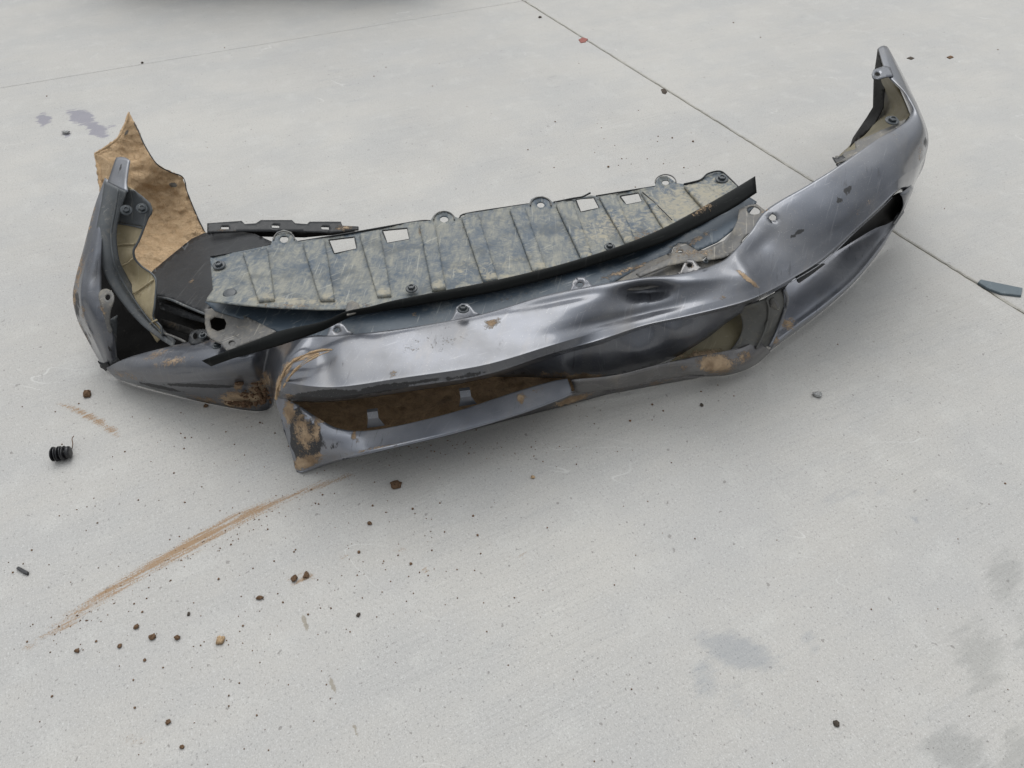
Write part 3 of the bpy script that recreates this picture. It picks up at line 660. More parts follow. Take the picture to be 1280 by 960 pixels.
# scoop below the wing: a curved shelf inside the fog opening, its sky brightness painted in
CR = [
 [(1120,262,.19),(1123,264,.19),(1126,266,.19),(1128,266,.19),(1130,263,.20),(1127,270,.08)],
 [(1090,279,0.15),(1098,281,0.15),(1106,284,0.149),(1113,285,0.148),(1118,282,0.148),(1114,291,.03)],
 [(1054,300,0.118),(1067,303,0.118),(1080,307,0.117),(1093,311,0.115),(1102,309,0.113),(1098,317,.008)],
 [(1014,330,0.096),(1030,336,0.094),(1046,343,0.091),(1060,349,0.088),(1070,349,0.084),(1065,356,.004)],
 [(986,352,0.088),(997,362,0.083),(1009,374,0.077),(1021,381,0.072),(1032,383,0.067),(1027,390,.003)],
 [(975,364,0.086),(979,379,0.078),(985,394,0.07),(991,403,0.065),(999,407,0.06),(994,415,.003)],
 [(970,376,0.086),(970,391,0.077),(968,406,0.07),(966,420,0.064),(966,433,0.058),(961,440,.003)]]
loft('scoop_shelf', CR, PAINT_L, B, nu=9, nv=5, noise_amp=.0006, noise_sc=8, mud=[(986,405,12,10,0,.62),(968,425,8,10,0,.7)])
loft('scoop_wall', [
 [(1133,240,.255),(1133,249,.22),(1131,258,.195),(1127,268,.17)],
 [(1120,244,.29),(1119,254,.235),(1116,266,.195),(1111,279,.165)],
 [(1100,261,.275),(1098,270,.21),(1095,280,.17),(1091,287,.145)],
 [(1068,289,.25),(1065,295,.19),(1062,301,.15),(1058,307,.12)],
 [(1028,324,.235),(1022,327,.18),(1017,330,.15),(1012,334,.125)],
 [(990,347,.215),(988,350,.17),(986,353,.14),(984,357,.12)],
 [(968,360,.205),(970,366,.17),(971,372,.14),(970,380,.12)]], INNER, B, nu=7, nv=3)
loft('scoop_rim', [
 [(1126,242,.312),(1131,238,.312),(1136,234,.304),(1140,231,.285),(1137,236,.18)],
 [(1128,247,.300),(1134,244,.302),(1139,240,.295),(1142,236,.275),(1139,240,.17)],
 [(1129,257,.262),(1131,256,.264),(1133,255,.258),(1134,254,.245),(1131,257,.13)],
 [(1124,268,.220),(1125,268,.221),(1126,268,.217),(1127,268,.205),(1124,271,.09)],
 [(1115,280,.175),(1117,280,.176),(1118,280,.172),(1119,280,.162),(1116,284,.05)]], PAINT, B, nu=8, nv=4, noise_amp=.0004)
tube('opening_edge', [(957,368,.232),(990,352,.243),(1030,327,.262),(1068,291,.288),(1100,262,.315),(1115,247,.33)], .0009, PAINT, B, n=6, seg=6)
sheet('scoop_slot', [(995,347),(1020,331),(1032,330),(1015,343),(999,354)], [(995,347,.235),(1032,330,.245),(999,354,.22)], BLACK, B, step=3, noise_amp=0)

# inside of the right wing
sheet('wing_inner', [(1098,61),(1107,90),(1118,100),(1137,144),(1126,156),(1100,170),(1070,186),(1050,203),(1046,197),(1060,184),(1068,174),(1077,168),(1083,147),(1092,135),(1093,96)],
      [(1098,61,.43),(1109,92,.41),(1137,144,.385),(1126,156,.37),(1070,186,.33),(1050,203,.33),(1060,184,.27),(1077,168,.24),(1083,147,.235),(1092,135,.25),(1093,96,.30),(1108,140,.27)],
      OLIVE, B, step=4, noise_amp=.0012, thick=.003)
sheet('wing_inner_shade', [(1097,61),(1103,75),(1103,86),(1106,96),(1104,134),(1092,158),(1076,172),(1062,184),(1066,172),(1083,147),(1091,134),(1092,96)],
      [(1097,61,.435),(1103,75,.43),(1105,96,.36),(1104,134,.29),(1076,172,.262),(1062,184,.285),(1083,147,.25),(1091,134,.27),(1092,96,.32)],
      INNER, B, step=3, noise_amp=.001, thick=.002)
sheet('wing_bracket', [(1068,177),(1078,173),(1112,158),(1126,151),(1132,149),(1128,157),(1090,180),(1060,200),(1045,204),(1044,194),(1050,196),(1056,190),(1070,186)],
      [(1068,177,.36),(1112,158,.385),(1132,149,.402),(1090,180,.378),(1060,200,.362),(1045,204,.35),(1044,194,.345)], BRACK, B, step=3, noise_amp=.001, jag=1.2)
sheet('mounting_ear', [(1090,92),(1092,87),(1097,85),(1106,82),(1113,84),(1117,95),(1108,96),(1098,99),(1092,98)], [(1090,92,.437),(1113,84,.437),(1108,96,.434),(1092,98,.434)], PAINT, B, holes=[ell(1097, 92.5, 3.6, 2.6, 10)], step=3, noise_amp=0)

# undertray
TO = [(263,321),(300,314),(339,306),(341,297),(346,290),(355,287),(364,290),(369,298),(373,302),(405,297),(445,290),(480,283),(520,277),(538,276),(542,269),(548,265),(556,264),(564,266),(569,271),(574,273),(583,267),(610,263),(640,258),(661,255),(664,249),(670,246),(678,245),(686,248),(690,252),(697,253),(716,248),(728,247),(738,244),(745,245),(775,240),(800,236),(819,233),(820,226),(825,221),(833,220),(839,224),(846,229),(855,230),(875,225),(884,217),(900,214),(907,219),(915,227),(924,235),(930,245),(915,252),(880,275),(830,300),(780,318),(700,340),(600,362),(520,378),(470,384),(440,386),(400,387),(350,385),(300,381),(258,376),(259,372),(266,362),(264,340)]
TH = [[(411,300),(443,296),(446,311),(418,317)], [(478,288),(509,285),(512,299),(484,304)], [(720,250),(742,247),(749,260),(726,265)], [(775,245),(798,241),(803,252),(783,256)],
      ell(355,299,5.5,4.5,12), ell(555,274,5.3,4,12), ell(676,256,4.8,3.6,12), ell(832,228,4.6,3.2,12)]
RB = [[(303,315),(334,310),(343,374),(323,375)], [(378,303),(405,298),(418,374),(400,374)], [(449,292),(474,287),(489,368),(472,370)], [(524,279),(543,278),(557,359),(540,361)],
      [(577,272),(598,267),(622,348),(604,351)], [(637,261),(656,258),(683,335),(666,338)], [(695,255),(716,251),(741,320),(727,323)], [(749,246),(770,243),(795,301),(782,304)], [(801,240),(809,238),(840,284),(832,288)], [(855,232),(877,228),(905,246),(880,260)]]
def tray_relief(px, py):
    r = np.zeros(len(px))
    for (x, y) in ((355,299),(555,274),(676,256),(832,228)):
        d = np.hypot(px - x, (py - y) * 1.25); r += .003 * np.exp(-((d - 10.5) / 2.2) ** 2)
    ed = edist(px, py, TO); r += .004 * np.exp(-(ed / 1.6) ** 2) * (py < 330)
    r += .0012 * np.sin((px * .9 + py * .25) * .05) 
    return r
tray_ctrl = [(263,321,.235),(258,376,.262),(345,300,.238),(350,385,.270),(450,290,.243),(440,386,.278),(555,268,.248),(560,368,.278),(676,248,.252),(690,342,.280),(800,238,.257),(800,312,.283),(905,216,.268),(930,245,.285),(480,340,.258),(620,300,.262),(740,290,.262),(860,262,.272),(300,350,.256),(390,345,.255)]
TSC = [(370,376,110,6,3,.55),(620,352,120,8,-14,.5),(270,350,8,30,0,.4),(870,255,95,46,-10,.62),(760,285,60,30,-15,.5),(600,335,90,18,-14,.35),(335,360,6,14,0,.4)]
TR = sheet('undertray', TO, tray_ctrl, TRAY, B, holes=TH, step=2.6, relief=tray_relief, noise_amp=.0018, noise_sc=9, thick=.0025,
      mud=[(800,300,40,12,-25,.42),(580,285,8,4,0,.3),(525,290,3,6,0,.5),(870,240,30,10,0,.2),(455,382,60,4,-3,.3),(360,382,60,4,2,.35)], scuff=TSC)
TZ = tps(tray_ctrl)
for q in RB:
    fc = [(x, y, float(TZ(np.array([x * 1.0]), np.array([y * 1.0]))[0])) for x, y in q + [((q[0][0] + q[2][0]) / 2, (q[0][1] + q[2][1]) / 2), ((q[1][0] + q[3][0]) / 2, (q[1][1] + q[3][1]) / 2)]]
    # top edge starts under the rim, sides and foot step up 5 mm
    sheet('rib', q, [(x, y, z + .0082) for x, y, z in fc], TRAY, TR, step=3.2, noise_amp=.0012, noise_sc=16, thick=.009, jag=.5, scuff=TSC + [(q[2][0] - 8, q[2][1] - 3, 14, 7, 0, .6)])
tube('tray_rim', [(263,321,.240),(300,314,.240),(338,306,.241)], .0018, BLACK, TR, n=4)
tube('tray_rim', [(373,302,.244),(445,290,.246),(520,277,.25),(538,276,.25)], .002, BLACK, TR, n=6)
tube('tray_rim', [(574,273,.252),(583,267,.252),(640,258,.254),(661,255,.255)], .002, BLACK, TR, n=6)
tube('tray_rim', [(692,253,.256),(716,248,.257),(728,246,.262),(738,241,.268)], .0022, BLACK, TR, n=6)
tube('tray_rim', [(745,245,.26),(775,240,.261),(819,233,.262)], .0018, BLACK, TR, n=6)
tube('tray_rim', [(855,230,.266),(875,225,.268),(885,217,.271),(900,214,.272),(910,221,.273),(924,235,.284)], .002, BLACK, TR, n=5)
for (x, y, z) in ((355,299,.242),(555,274,.253),(676,256,.257),(832,228,.263)):
    pts = [(x + 13 * math.cos(t), y + 9.8 * math.sin(t), z + .001) for t in np.linspace(math.radians(175), math.radians(365), 12)]
    tube('tray_rim', pts, .0016, BRACK, TR, n=2, seg=6)
for h in TH[:4]:
    cx_ = sum(q[0] for q in h) / 4; cy_ = sum(q[1] for q in h) / 4; zc = float(TZ(np.array([cx_]), np.array([cy_]))[0])
    pp = [(q[0], q[1], zc + .0012) for q in h]
    if h is TH[2]: pp = pp[1:] + pp[:1]
    else: pp = pp + pp[:1]
    W_ = [P(*q) for a_, b_ in zip(pp, pp[1:]) for q in [tuple(np.array(a_) + (np.array(b_) - np.array(a_)) * t) for t in (0, .33, .66)]] + [P(*pp[-1])]
    tube3('slot_edge', W_, .0012, BLACK, TR, 6)
# crossed stiffener wires near the right end
tube('tray_crease', [(803,240,.268),(820,255,.272),(840,275,.279)], .0011, BLACK, TR, n=4, seg=6)

# plate under the tray
PO = [(256,377),(300,370),(445,376),(600,345),(760,300),(900,235),(935,245),(946,252),(935,268),(915,288),(897,302),(872,313),(862,306),(850,303),(842,308),(838,318),(800,334),(760,356),(700,374),(600,402),(500,415),(440,423),(400,430),(345,414),(300,398),(268,388)]
sheet('lower_plate', PO, [(256,377,.222),(345,416,.228),(445,380,.258),(440,424,.246),(520,412,.248),(600,398,.250),(680,380,.255),(600,345,.262),(760,352,.262),(760,300,.265),(900,240,.27),(935,266,.284),(872,313,.278),(300,395,.230)], PLATE, B, step=4, noise_amp=.0012,
      mud=[(790,336,55,4,-18,.6),(870,300,40,4,-30,.5),(518,393,4,3,0,.7),(850,310,16,8,0,.5),(640,372,30,3,-14,.3)], thick=.0025)
# weather strip: a standing rubber blade
SU = [(252,451),(290,436),(315,427),(352,413),(402,402),(432,390),(460,384),(490,376),(560,362),(620,350),(695,332),(770,309),(827,286),(874,261),(911,240),(944,220)]
SL = [(264,458),(292,448),(318,441),(356,430),(404,413),(437,397),(462,392),(492,387),(562,375),(622,364),(697,345),(772,322),(829,303),(878,280),(915,261),(946,241)]
st = []
for (a, b_) in zip(SU, SL):
    f = (a[0] - 252) / 692; zt = .232 + .075 * min(1, f * 3.2) + .012 * f
    st.append([(a[0], a[1], zt + .006), ((a[0]*.6 + b_[0]*.4), (a[1]*.6 + b_[1]*.4), zt + .001), (b_[0], b_[1], zt - .012)])
loft('rubber_strip', st, STRIPM, B, nu=6, nv=3, thick=.003, noise_amp=.0006, mud=[(880,262,16,6,-28,.48),(866,268,4,3,0,.6)])

# right hand mount with oval hole
RO = [(924,262),(936,256),(946,255),(958,264),(960,270),(950,282),(941,292),(935,304),(922,313),(905,322),(880,326),(855,328),(835,332),(800,346),(795,342),(838,322),(842,310),(848,304),(858,305),(873,314),(888,311),(905,301),(916,288),(922,275)]
sheet('oval_mount', RO, [(924,262,.294),(946,255,.296),(960,270,.298),(935,304,.288),(905,322,.281),(800,346,.278),(842,312,.290),(888,311,.288),(916,288,.291),(918,303,.278)], BRACK, B,
      holes=[ell(942,263,8.6,5.2,14,8), [(925,306),(928,299),(936,291),(937,296),(931,304)], ell(850.5,314.5,3.2,2.4,10), [(877,324.5),(883,320),(884,323),(879,325.5)]], step=3, noise_amp=.001, mud=[(868,316,40,8,-5,.42),(848,312,8,8,0,.5),(955,266,6,4,0,.5)])
sheet('mount_flange', [(770,348),(800,332),(838,316),(880,312),(915,296),(930,312),(915,328),(890,340),(850,352),(800,362),(765,362)], [(770,350,.262),(838,316,.274),(915,296,.277),(890,340,.272),(800,362,.262)], BRACK, B, holes=[[(876,325.5),(883,319),(885,323),(879,327)]], step=4, noise_amp=.001, mud=[(830,328,30,5,-20,.4)])
# left mount with large hole
sheet('round_mount', [(256,386),(275,385),(300,392),(345,414),(335,420),(310,428),(298,433),(287,434),(270,427),(260,420),(256,405)],
      [(256,386,.222),(275,385,.225),(345,414,.243),(298,433,.225),(260,420,.21),(275,404,.215)], BRACK, B, holes=[[(262,400),(268,396),(280,398),(283,404),(281,411),(272,414),(264,410)]], step=3, noise_amp=.0008, scuff=[(300,410,20,10,20,.3)])
sheet('mounting_ear', curve([(277,429),(280,421),(288,418),(297,421),(304,430),(295,437),(284,438)], 3, True), [(277,429,.222),(288,418,.224),(304,430,.226),(284,438,.22)], BRACK, B, holes=[ell(289.5,428.5,4,3,10)], step=2.5, noise_amp=0)
sheet('small_clip', [(432,388),(434,379),(440,376),(448,379),(450,386),(444,391),(434,394)], [(432,388,.30),(440,376,.296),(450,386,.302),(434,394,.30)], BRACK, B, step=2.5, noise_amp=0)

# left: dark panel, slotted strip, cavity
sheet('side_panel', [(176,352),(196,334),(215,318),(240,298),(256,291),(290,288),(318,292),(340,302),(352,310),(352,330),(300,350),(262,384),(257,392),(228,381),(200,371),(188,368)],
      [(176,352,.13),(240,298,.12),(290,288,.13),(352,310,.17),(262,384,.17),(200,371,.14),(256,330,.15)], BLACK, B, step=5, noise_amp=.0015, thick=.003, mud=[(240,352,4,6,0,.4)])
tube('side_panel_edge', [(197,372,.15),(212,374,.158),(235,384,.172),(257,393,.185)], .0028, GREYB, B, n=4)
sheet('slotted_strip', [(259,279),(302,276),(306,280),(320,279),(326,275),(365,275),(369,279),(384,280),(387,277),(426,277),(428,282),(448,283),(448,287),(415,291),(370,289),(302,289),(259,291)],
      [(259,285,.15),(350,277,.155),(350,289,.15),(448,285,.17)], BLACK, B, holes=[[(276,283),(286,283),(286,286.5),(276,286.5)], [(339,281),(349,281.5),(349,285),(340,284.5)], [(401,283),(411,283.5),(411,287),(402,286.5)]], step=3, noise_amp=.001,
      mud=[(430,285,16,4,0,.6),(285,288,22,3,0,.3)], scuff=[(300,283,40,4,0,.3)])
sheet('slotted_strip', [(262,287),(300,287),(370,289),(440,287),(447,291),(380,297),(330,296),(300,294),(262,293)], [(262,288,.13),(440,287,.14),(380,297,.12)], INNER, B, step=4, noise_amp=.001)
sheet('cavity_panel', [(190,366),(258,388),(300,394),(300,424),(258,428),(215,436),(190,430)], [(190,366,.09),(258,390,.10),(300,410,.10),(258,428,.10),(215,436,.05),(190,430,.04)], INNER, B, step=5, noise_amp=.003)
sheet('cavity_rail', [(198,376),(206,378),(256,398),(256,404),(226,396),(200,386)], [(198,376,.13),(206,378,.13),(256,398,.15),(200,386,.12)], BLACK, B, step=4, noise_amp=.001)
sheet('cavity_rail', [(200,398),(214,402),(244,412),(240,420),(214,412),(200,408)], [(200,398,.11),(244,412,.13),(240,420,.12),(200,408,.10)], INNER, B, step=4, noise_amp=.002, scuff=[(215,405,10,6,20,.5)])
sheet('torn_tab', [(1040,196),(1046,198),(1050,195),(1054,193),(1058,198),(1052,205),(1046,210),(1045,203)], [(1040,196,.352),(1054,193,.358),(1052,205,.352),(1046,210,.345)], BLACK, B, step=2.5, noise_amp=.001, jag=1.5)
sheet('torn_tab', [(122,452),(128,455),(133,452),(138,458),(132,464),(127,460)], [(122,452,.05),(133,452,.055),(132,464,.02)], BLACK, B, step=2.5, noise_amp=.001, jag=1.2)
tube('cavity_brace', [(200,415,.10),(222,423,.11),(232,428,.12)], .003, BRACK, B, n=3)
sheet('cavity_clip', curve([(236,428),(238,416),(246,412),(258,412),(262,418),(258,426),(246,430)], 3, True), [(236,428,.165),(246,412,.17),(262,418,.175),(246,430,.168)], BLACK, B, holes=[ell(244,420,3,4,10)], step=2.5, noise_amp=0)
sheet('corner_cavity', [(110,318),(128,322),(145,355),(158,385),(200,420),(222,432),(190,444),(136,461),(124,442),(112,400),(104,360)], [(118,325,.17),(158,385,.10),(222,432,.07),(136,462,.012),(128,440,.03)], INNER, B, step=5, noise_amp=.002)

# mud-caked wheel arch liner
LO = [(161,139),(166,150),(172,160),(180,180),(195,204),(212,214),(229,222),(233,238),(240,255),(247,272),(257,291),(252,300),(215,332),(190,356),(170,352),(150,330),(140,290),(128,260),(123,228),(118,191),(133,182),(146,172),(155,155)]
sheet('arch_liner', LO, [(161,139,.30),(118,191,.28),(140,200,.262),(172,160,.28),(195,204,.23),(229,222,.17),(240,255,.12),(257,291,.07),(215,332,.07),(190,356,.08),(150,330,.13),(128,260,.22),(185,250,.14),(165,190,.235),(200,290,.085)],
      LINER, B, step=2.4, noise_amp=.0042, noise_sc=34, thick=.003, jag=1.6, scuff=[(158,166,3,7,30,.7),(216,231,7,4,0,.8),(122,222,3,14,0,.5)])
tube('liner_edge', [(167,152,.29),(174,166,.278),(181,182,.262),(196,205,.232),(213,215,.20),(229,222,.172),(234,240,.145),(247,272,.095),(256,290,.073)], .0015, BLACK, B, n=5, jit=.6)
tube('liner_edge', [(119,192,.283),(134,183,.28),(147,173,.285),(156,156,.293),(161,140,.302)], .0026, LINER, B, n=5, jit=.6)
loft('liner_fold', [
 [(118,192,.285),(121,204,.27),(126,226,.25)],
 [(128,196,.29),(129,208,.275),(133,230,.25)],
 [(142,206,.29),(140,214,.278),(141,232,.25)]], LINER, B, nu=4, nv=4, noise_amp=.002)
# left corner skin (outer, painted)
loft('corner_skin', crease([
 [(131,222,.335),(134,224,.337),(137,227,.336),(140,232,.33)],
 [(117,262,.30),(123,262,.306),(128,264,.306),(131,268,.30)],
 [(105,308,.25),(113,308,.26),(120,310,.262),(127,314,.255)],
 [(95,345,.205),(104,346,.218),(114,347,.222),(127,346,.215)],
 [(91,372,.165),(101,374,.185),(113,376,.19),(128,376,.185)],
 [(97,400,.115),(107,401,.14),(121,402,.15),(137,402,.15)],
 [(111,428,.06),(119,428,.09),(131,428,.105),(144,426,.105)],
 [(128,458,.012),(132,457,.03),(138,455,.045),(147,450,.05)]], (1,), .25), PAINT, B, nu=8, nv=4, noise_amp=.002, noise_sc=15,
 mud=[(98,345,5,40,12,.55),(92,375,4,22,0,.6),(100,412,5,26,-28,.62),(104,392,6,18,-20,.4),(112,280,4,40,16,.45),(110,330,5,30,15,.25),(128,386,5,10,-20,.55),(118,422,10,10,0,.25),(96,350,3,26,15,.32)], scuff=[(96,380,6,40,-8,.6),(112,415,14,20,-20,.45),(100,400,6,30,-25,.5),(106,420,6,30,-30,.6),(135,430,4,30,-20,.5),(108,290,3,40,15,.35)])
sheet('mounting_ear', curve([(123,371),(126,363),(134,361),(141,366),(142,376),(138,388),(137,405),(140,414),(136,416),(131,400),(127,385)], 3, True), [(123,371,.205),(134,361,.21),(142,376,.205),(137,405,.16),(136,416,.14)], BRACK, B, holes=[ell(134.5,371.5,3.4,4,10)], step=2.5, noise_amp=0, mud=[(129,388,3,9,-20,.6)])
sheet('corner_flap', [(138,400),(147,394),(146,420),(145,445),(150,452),(133,462),(128,458),(133,435),(136,415)], [(138,400,.155),(147,394,.15),(145,445,.05),(133,462,.015),(128,458,.02)], GREYB, B, step=4, noise_amp=.0015)
# grey band (bumper side bracket) and its yellowed ribbed flange
loft('painted_tab', [
 [(145,197,.378),(151,196,.379),(157,197,.379),(162,200,.378)],
 [(141,208,.368),(147,209,.369),(154,211,.369),(160,213,.368)],
 [(137,220,.356),(144,222,.357),(151,224,.357),(158,228,.356)],
 [(134,228,.348),(142,232,.349),(150,236,.349),(160,240,.346)]], PAINT, B, nu=4, nv=2, noise_amp=.0006, scuff=[(150,210,2,7,20,.7)])
BAND = loft('side_bracket', [
 [(131,226,.350),(139,230,.351),(148,235,.350),(158,239,.348)],
 [(126,256,.318),(134,258,.319),(143,260,.317),(151,262,.314)],
 [(120,292,.278),(129,292,.279),(138,292,.276),(146,292,.272)],
 [(123,324,.238),(132,324,.238),(141,324,.235),(149,323,.230)],
 [(135,352,.198),(143,350,.198),(151,347,.195),(158,343,.190)],
 [(153,379,.158),(160,376,.158),(166,371,.156),(171,366,.152)],
 [(176,405,.12),(181,401,.122),(185,397,.122),(188,392,.12)],
 [(200,424,.095),(203,420,.10),(205,417,.10),(206,413,.098)],
 [(216,434,.09),(218,431,.092),(219,428,.092),(220,426,.09)]], GREYB, B, nu=7, nv=3, noise_amp=.001)
tube('bracket_fold', [(148,236,.352),(144,262,.320),(139,292,.280),(142,324,.239),(151,347,.199),(166,372,.160),(185,398,.126),(205,418,.104)], .0022, GREYB, B, n=5, seg=6)
FL = [(157,232),(166,237),(178,246),(187,254),(190,262),(189,267),(184,274),(179,287),(173,302),(167,313),(169,324),(178,334),(190,342),(195,350),(195,362),(193,385),(192,398),(201,408),(203,420),(196,428),(184,410),(166,388),(152,358),(144,325),(141,292),(144,262),(152,240)]
fz = [(157,232,.345),(187,254,.318),(189,267,.30),(179,287,.27),(167,313,.235),(195,350,.19),(193,385,.15),(203,420,.10),(184,410,.10),(166,388,.13),(150,355,.18),(143,325,.215),(140,292,.255),(145,262,.295),(165,345,.175),(155,300,.24),(175,260,.302)]
FZ = tps(fz)
FLO = sheet('ribbed_flange', FL, fz, TANB, B, step=3, noise_amp=.001, thick=.0025, scuff=[(170,250,14,18,0,.0)], mud=[(175,375,6,20,0,.25)])
sheet('flange_pad', [(152,238),(166,237),(178,246),(187,254),(190,263),(188,268),(183,274),(179,283),(146,277),(146,262)], [(a, b_, c + .004) for a, b_, c in fz], GREYB, FLO, step=3, noise_amp=.0008)
for r_ in ([(146,279),(160,281),(178,285)], [(143,307),(155,305),(168,305)], [(150,333),(159,329),(166,323)], [(166,367),(177,360),(191,350)], [(184,409),(190,403),(196,400)]):
    zz = FZ(np.array([q[0] for q in r_], float), np.array([q[1] for q in r_], float))
    tube('rib', [(q[0], q[1], float(z) + .003) for q, z in zip(r_, zz)], .0022, TANB if r_[0][1] > 290 else GREYB, FLO, n=3, seg=6)
e_ = [(188,267),(184,274),(179,287),(173,302),(167,313),(169,324),(178,334),(190,342),(195,350),(195,362),(193,385),(192,398),(201,408),(203,420)]
zz = FZ(np.array([q[0] for q in e_], float), np.array([q[1] for q in e_], float))
tube('flange_lip', [(q[0], q[1], float(z) + .002) for q, z in zip(e_, zz)], .0024, GREYB, FLO, n=3, seg=6)

# bolts
def bolt(x, y, z, rpx=6.5, parent=B, flat=False, tilt=(0, 0)):
    c = P(x, y, z); r = rpx * (P(x + 10, y, z) - c).length / 10
    nrm = Vector((tilt[0], tilt[1], 1)).normalized(); q = nrm.to_track_quat('Z', 'Y').to_matrix().to_4x4(); Mx = Matrix.Translation(c) @ q
    bm = bmesh.new()
    if flat: lathe_bm(bm, [(r, 0), (r, .0015), (r * .85, .003), (r * .4, .004), (.0001, .0042)], 20, Mx)
    else:
        lathe_bm(bm, [(r, 0), (r, .0015), (r * .88, .0026), (r * .66, .0028)], 20, Mx)
        lathe_bm(bm, [(r * .62, .002), (r * .62, .0068), (r * .52, .008), (r * .36, .0082), (r * .33, .0062)], 6, Mx)
    me = bpy.data.meshes.new('bolt'); bm.to_mesh(me); bm.free(); set_attrs(me, np.zeros(len(me.vertices)), np.zeros(len(me.vertices)))
    o = finish('bolt', me, BOLT, parent, smooth=False)
    return o
TT = (0, -.12)
bolt(274,332,.250,8,TR,tilt=TT); bolt(287.5,367,.262,8.5,TR,flat=True,tilt=TT); bolt(514.5,361,.283,7.5,TR,tilt=TT); bolt(762,309,.285,7,TR,tilt=TT); bolt(902,224,.274,8,TR,tilt=TT)
bolt(579,387,.287,7.5); bolt(158,263,.318,7,FLO,tilt=(.5,-.6)); bolt(177.5,261,.314,7,FLO,tilt=(.5,-.6)); bolt(271,433,.196,5.5); bolt(254,420,.178,5.5); bolt(1115,151,.40,8.5,tilt=(0,-.2)); bolt(882,327.5,.299,3.2)
# soil clumps stuck in the crushed corner
def clump_bm(bm, c, r, seed, M_=None):
    v0 = len(bm.verts); res = bmesh.ops.create_icosphere(bm, subdivisions=2, radius=1.0)
    rr = random.Random(seed); s = Vector((rr.uniform(.75, 1.35), rr.uniform(.75, 1.25), rr.uniform(.4, .65)))
    for v in res['verts']:
        d = 1 + .55 * noise.noise(v.co * 1.3 + Vector((seed * 3.1, 0, 0))) + .35 * noise.noise(v.co * 3.4 + Vector((0, seed, 0)))
        v.co = c + Vector((v.co.x * s.x, v.co.y * s.y, v.co.z * s.z)) * r * d
bm = bmesh.new(); rr = random.Random(5)
for k in range(110):
    t = rr.random(); x = 285 + 55 * t + rr.uniform(-4, 4); y = 508 - 8 * abs(t - .4) - rr.random() ** 2 * 26 * (t > .35) - rr.random() * 4
    zz_ = max(.012, .02 + (508 - y) * .0026); clump_bm(bm, P(x, y, zz_ + .008), rr.uniform(.0012, .005), k)
clump_bm(bm, P(299, 479, .11), .009, 99)
me = bpy.data.meshes.new('soil_clumps'); bm.to_mesh(me); bm.free(); o = finish('soil_clumps', me, CLOD, B); o['kind'] = 'stuff'

rr = random.Random(12)
for k in range(9):
    x0 = rr.uniform(285, 335); y0 = rr.uniform(498, 512); dx = rr.uniform(-14, 14); zb = .03
    tube('dried_stalk', [(x0, y0, zb), (x0 + dx * .5, y0 - rr.uniform(0, 7), zb + .012), (x0 + dx, y0 - rr.uniform(-3, 5), zb + .006)], .0007, LINER if k % 2 else CLOD, B, n=4, seg=5)
# ------------------------------------------------------------------ small things on the concrete
def single(name, build, mat, loc, label, cat, group=None, smooth=True):
    bm = bmesh.new(); build(bm); me = bpy.data.meshes.new(name); bm.to_mesh(me); bm.free()
    me.materials.append(mat)
    if smooth: me.polygons.foreach_set('use_smooth', [True] * len(me.polygons))
    set_attrs(me, np.zeros(len(me.vertices)), np.zeros(len(me.vertices)))
    o = bpy.data.objects.new(name, me); COL.objects.link(o); o.location = loc; tag(o, label, cat, group); return o
def m_per_px(x, y): return (P(x + 10, y) - P(x, y)).length / 10
clods = [
 (110,494,6.5,CLOD,'large brown soil clod in front of the left corner of the bumper'),
 (495,607,6,CLOD,'brown soil clod just below the torn lower strip of the bumper'),
 (276,801,7,LINER,'pale tan soil clod, largest of the lumps near the lower left'),
 (222,798,5,CLOD,'reddish brown clod just left of the pale tan lump'),
 (191,797,4.5,CLOD,'brown clod second left of the pale tan lump'),
 (171,784,3.5,CLOD,'small brown clod above and left of the two reddish clods'),
 (97,814,4,CLOD,'dark brown clod under the lower end of the soil streak'),
 (150,808,3.4,CLOD,'small brown clod right of the dark clod under the soil streak end'),
 (211,903,4,CLOD,'brown clod near the bottom edge of the photo'),
 (228,934,3.2,CLOD,'small brown clod lowest in the bottom left of the photo'),
 (258,508,3.4,CLOD,'brown clod on bare concrete under the bumper left end'),
 (462,655,3.2,CLOD,'small brown pebble between the soil streak and the big clod'),
 (368,724,5,CLOD,'orange brown crumb at the head of the hairline crack'),
 (383,720,5,CLOD,'orange brown crumb right beside the crumb on the hairline crack'),
 (325,748,4,CLOD,'brown crumb left of the hairline crack'),
 (666,597,3.4,LINER,'pale tan crumb alone in the middle foreground'),
 (448,769,3,PEB,'dark pebble right of the hairline crack'),
 (236,768,3,PEB,'dark grey pebble above the reddish clod'),
 (1045,905,4,PEB,'dark grey pebble alone in the lower right foreground'),
 (1021,495,5.5,None,'pale grey round pebble on concrete right of the bumper'),
 (877,507,3,PEB,'dark pebble below the fog lamp recess'),
 (83,167,5,None,'pale grey stone chip beside the violet stain'),
 (675,22,2,PEB,'dark pebble next to the long joint at the top'),
 (505,548,3,PEB,'dark pebble tucked under the torn lower strip'),
 (178,79,2,PEB,'dark flat pebble above the violet stain'),
]
STONE = mud_mat('pale_stone', (.62, .62, .61), (.50, .50, .49), (.15, .15, .15), .3, 90)
for k, (x, y, r, mt, lab) in enumerate(clods):
    rm = r * .82 * m_per_px(x, y)
    single('soil_clod' if mt in (CLOD, LINER) else 'pebble', lambda bm: clump_bm(bm, Vector((0, 0, rm * .55)), rm, k + 1), mt or STONE, P(x, y), lab, 'clod' if mt in (CLOD, LINER) else 'pebble', 'loose clods and pebbles on the concrete')
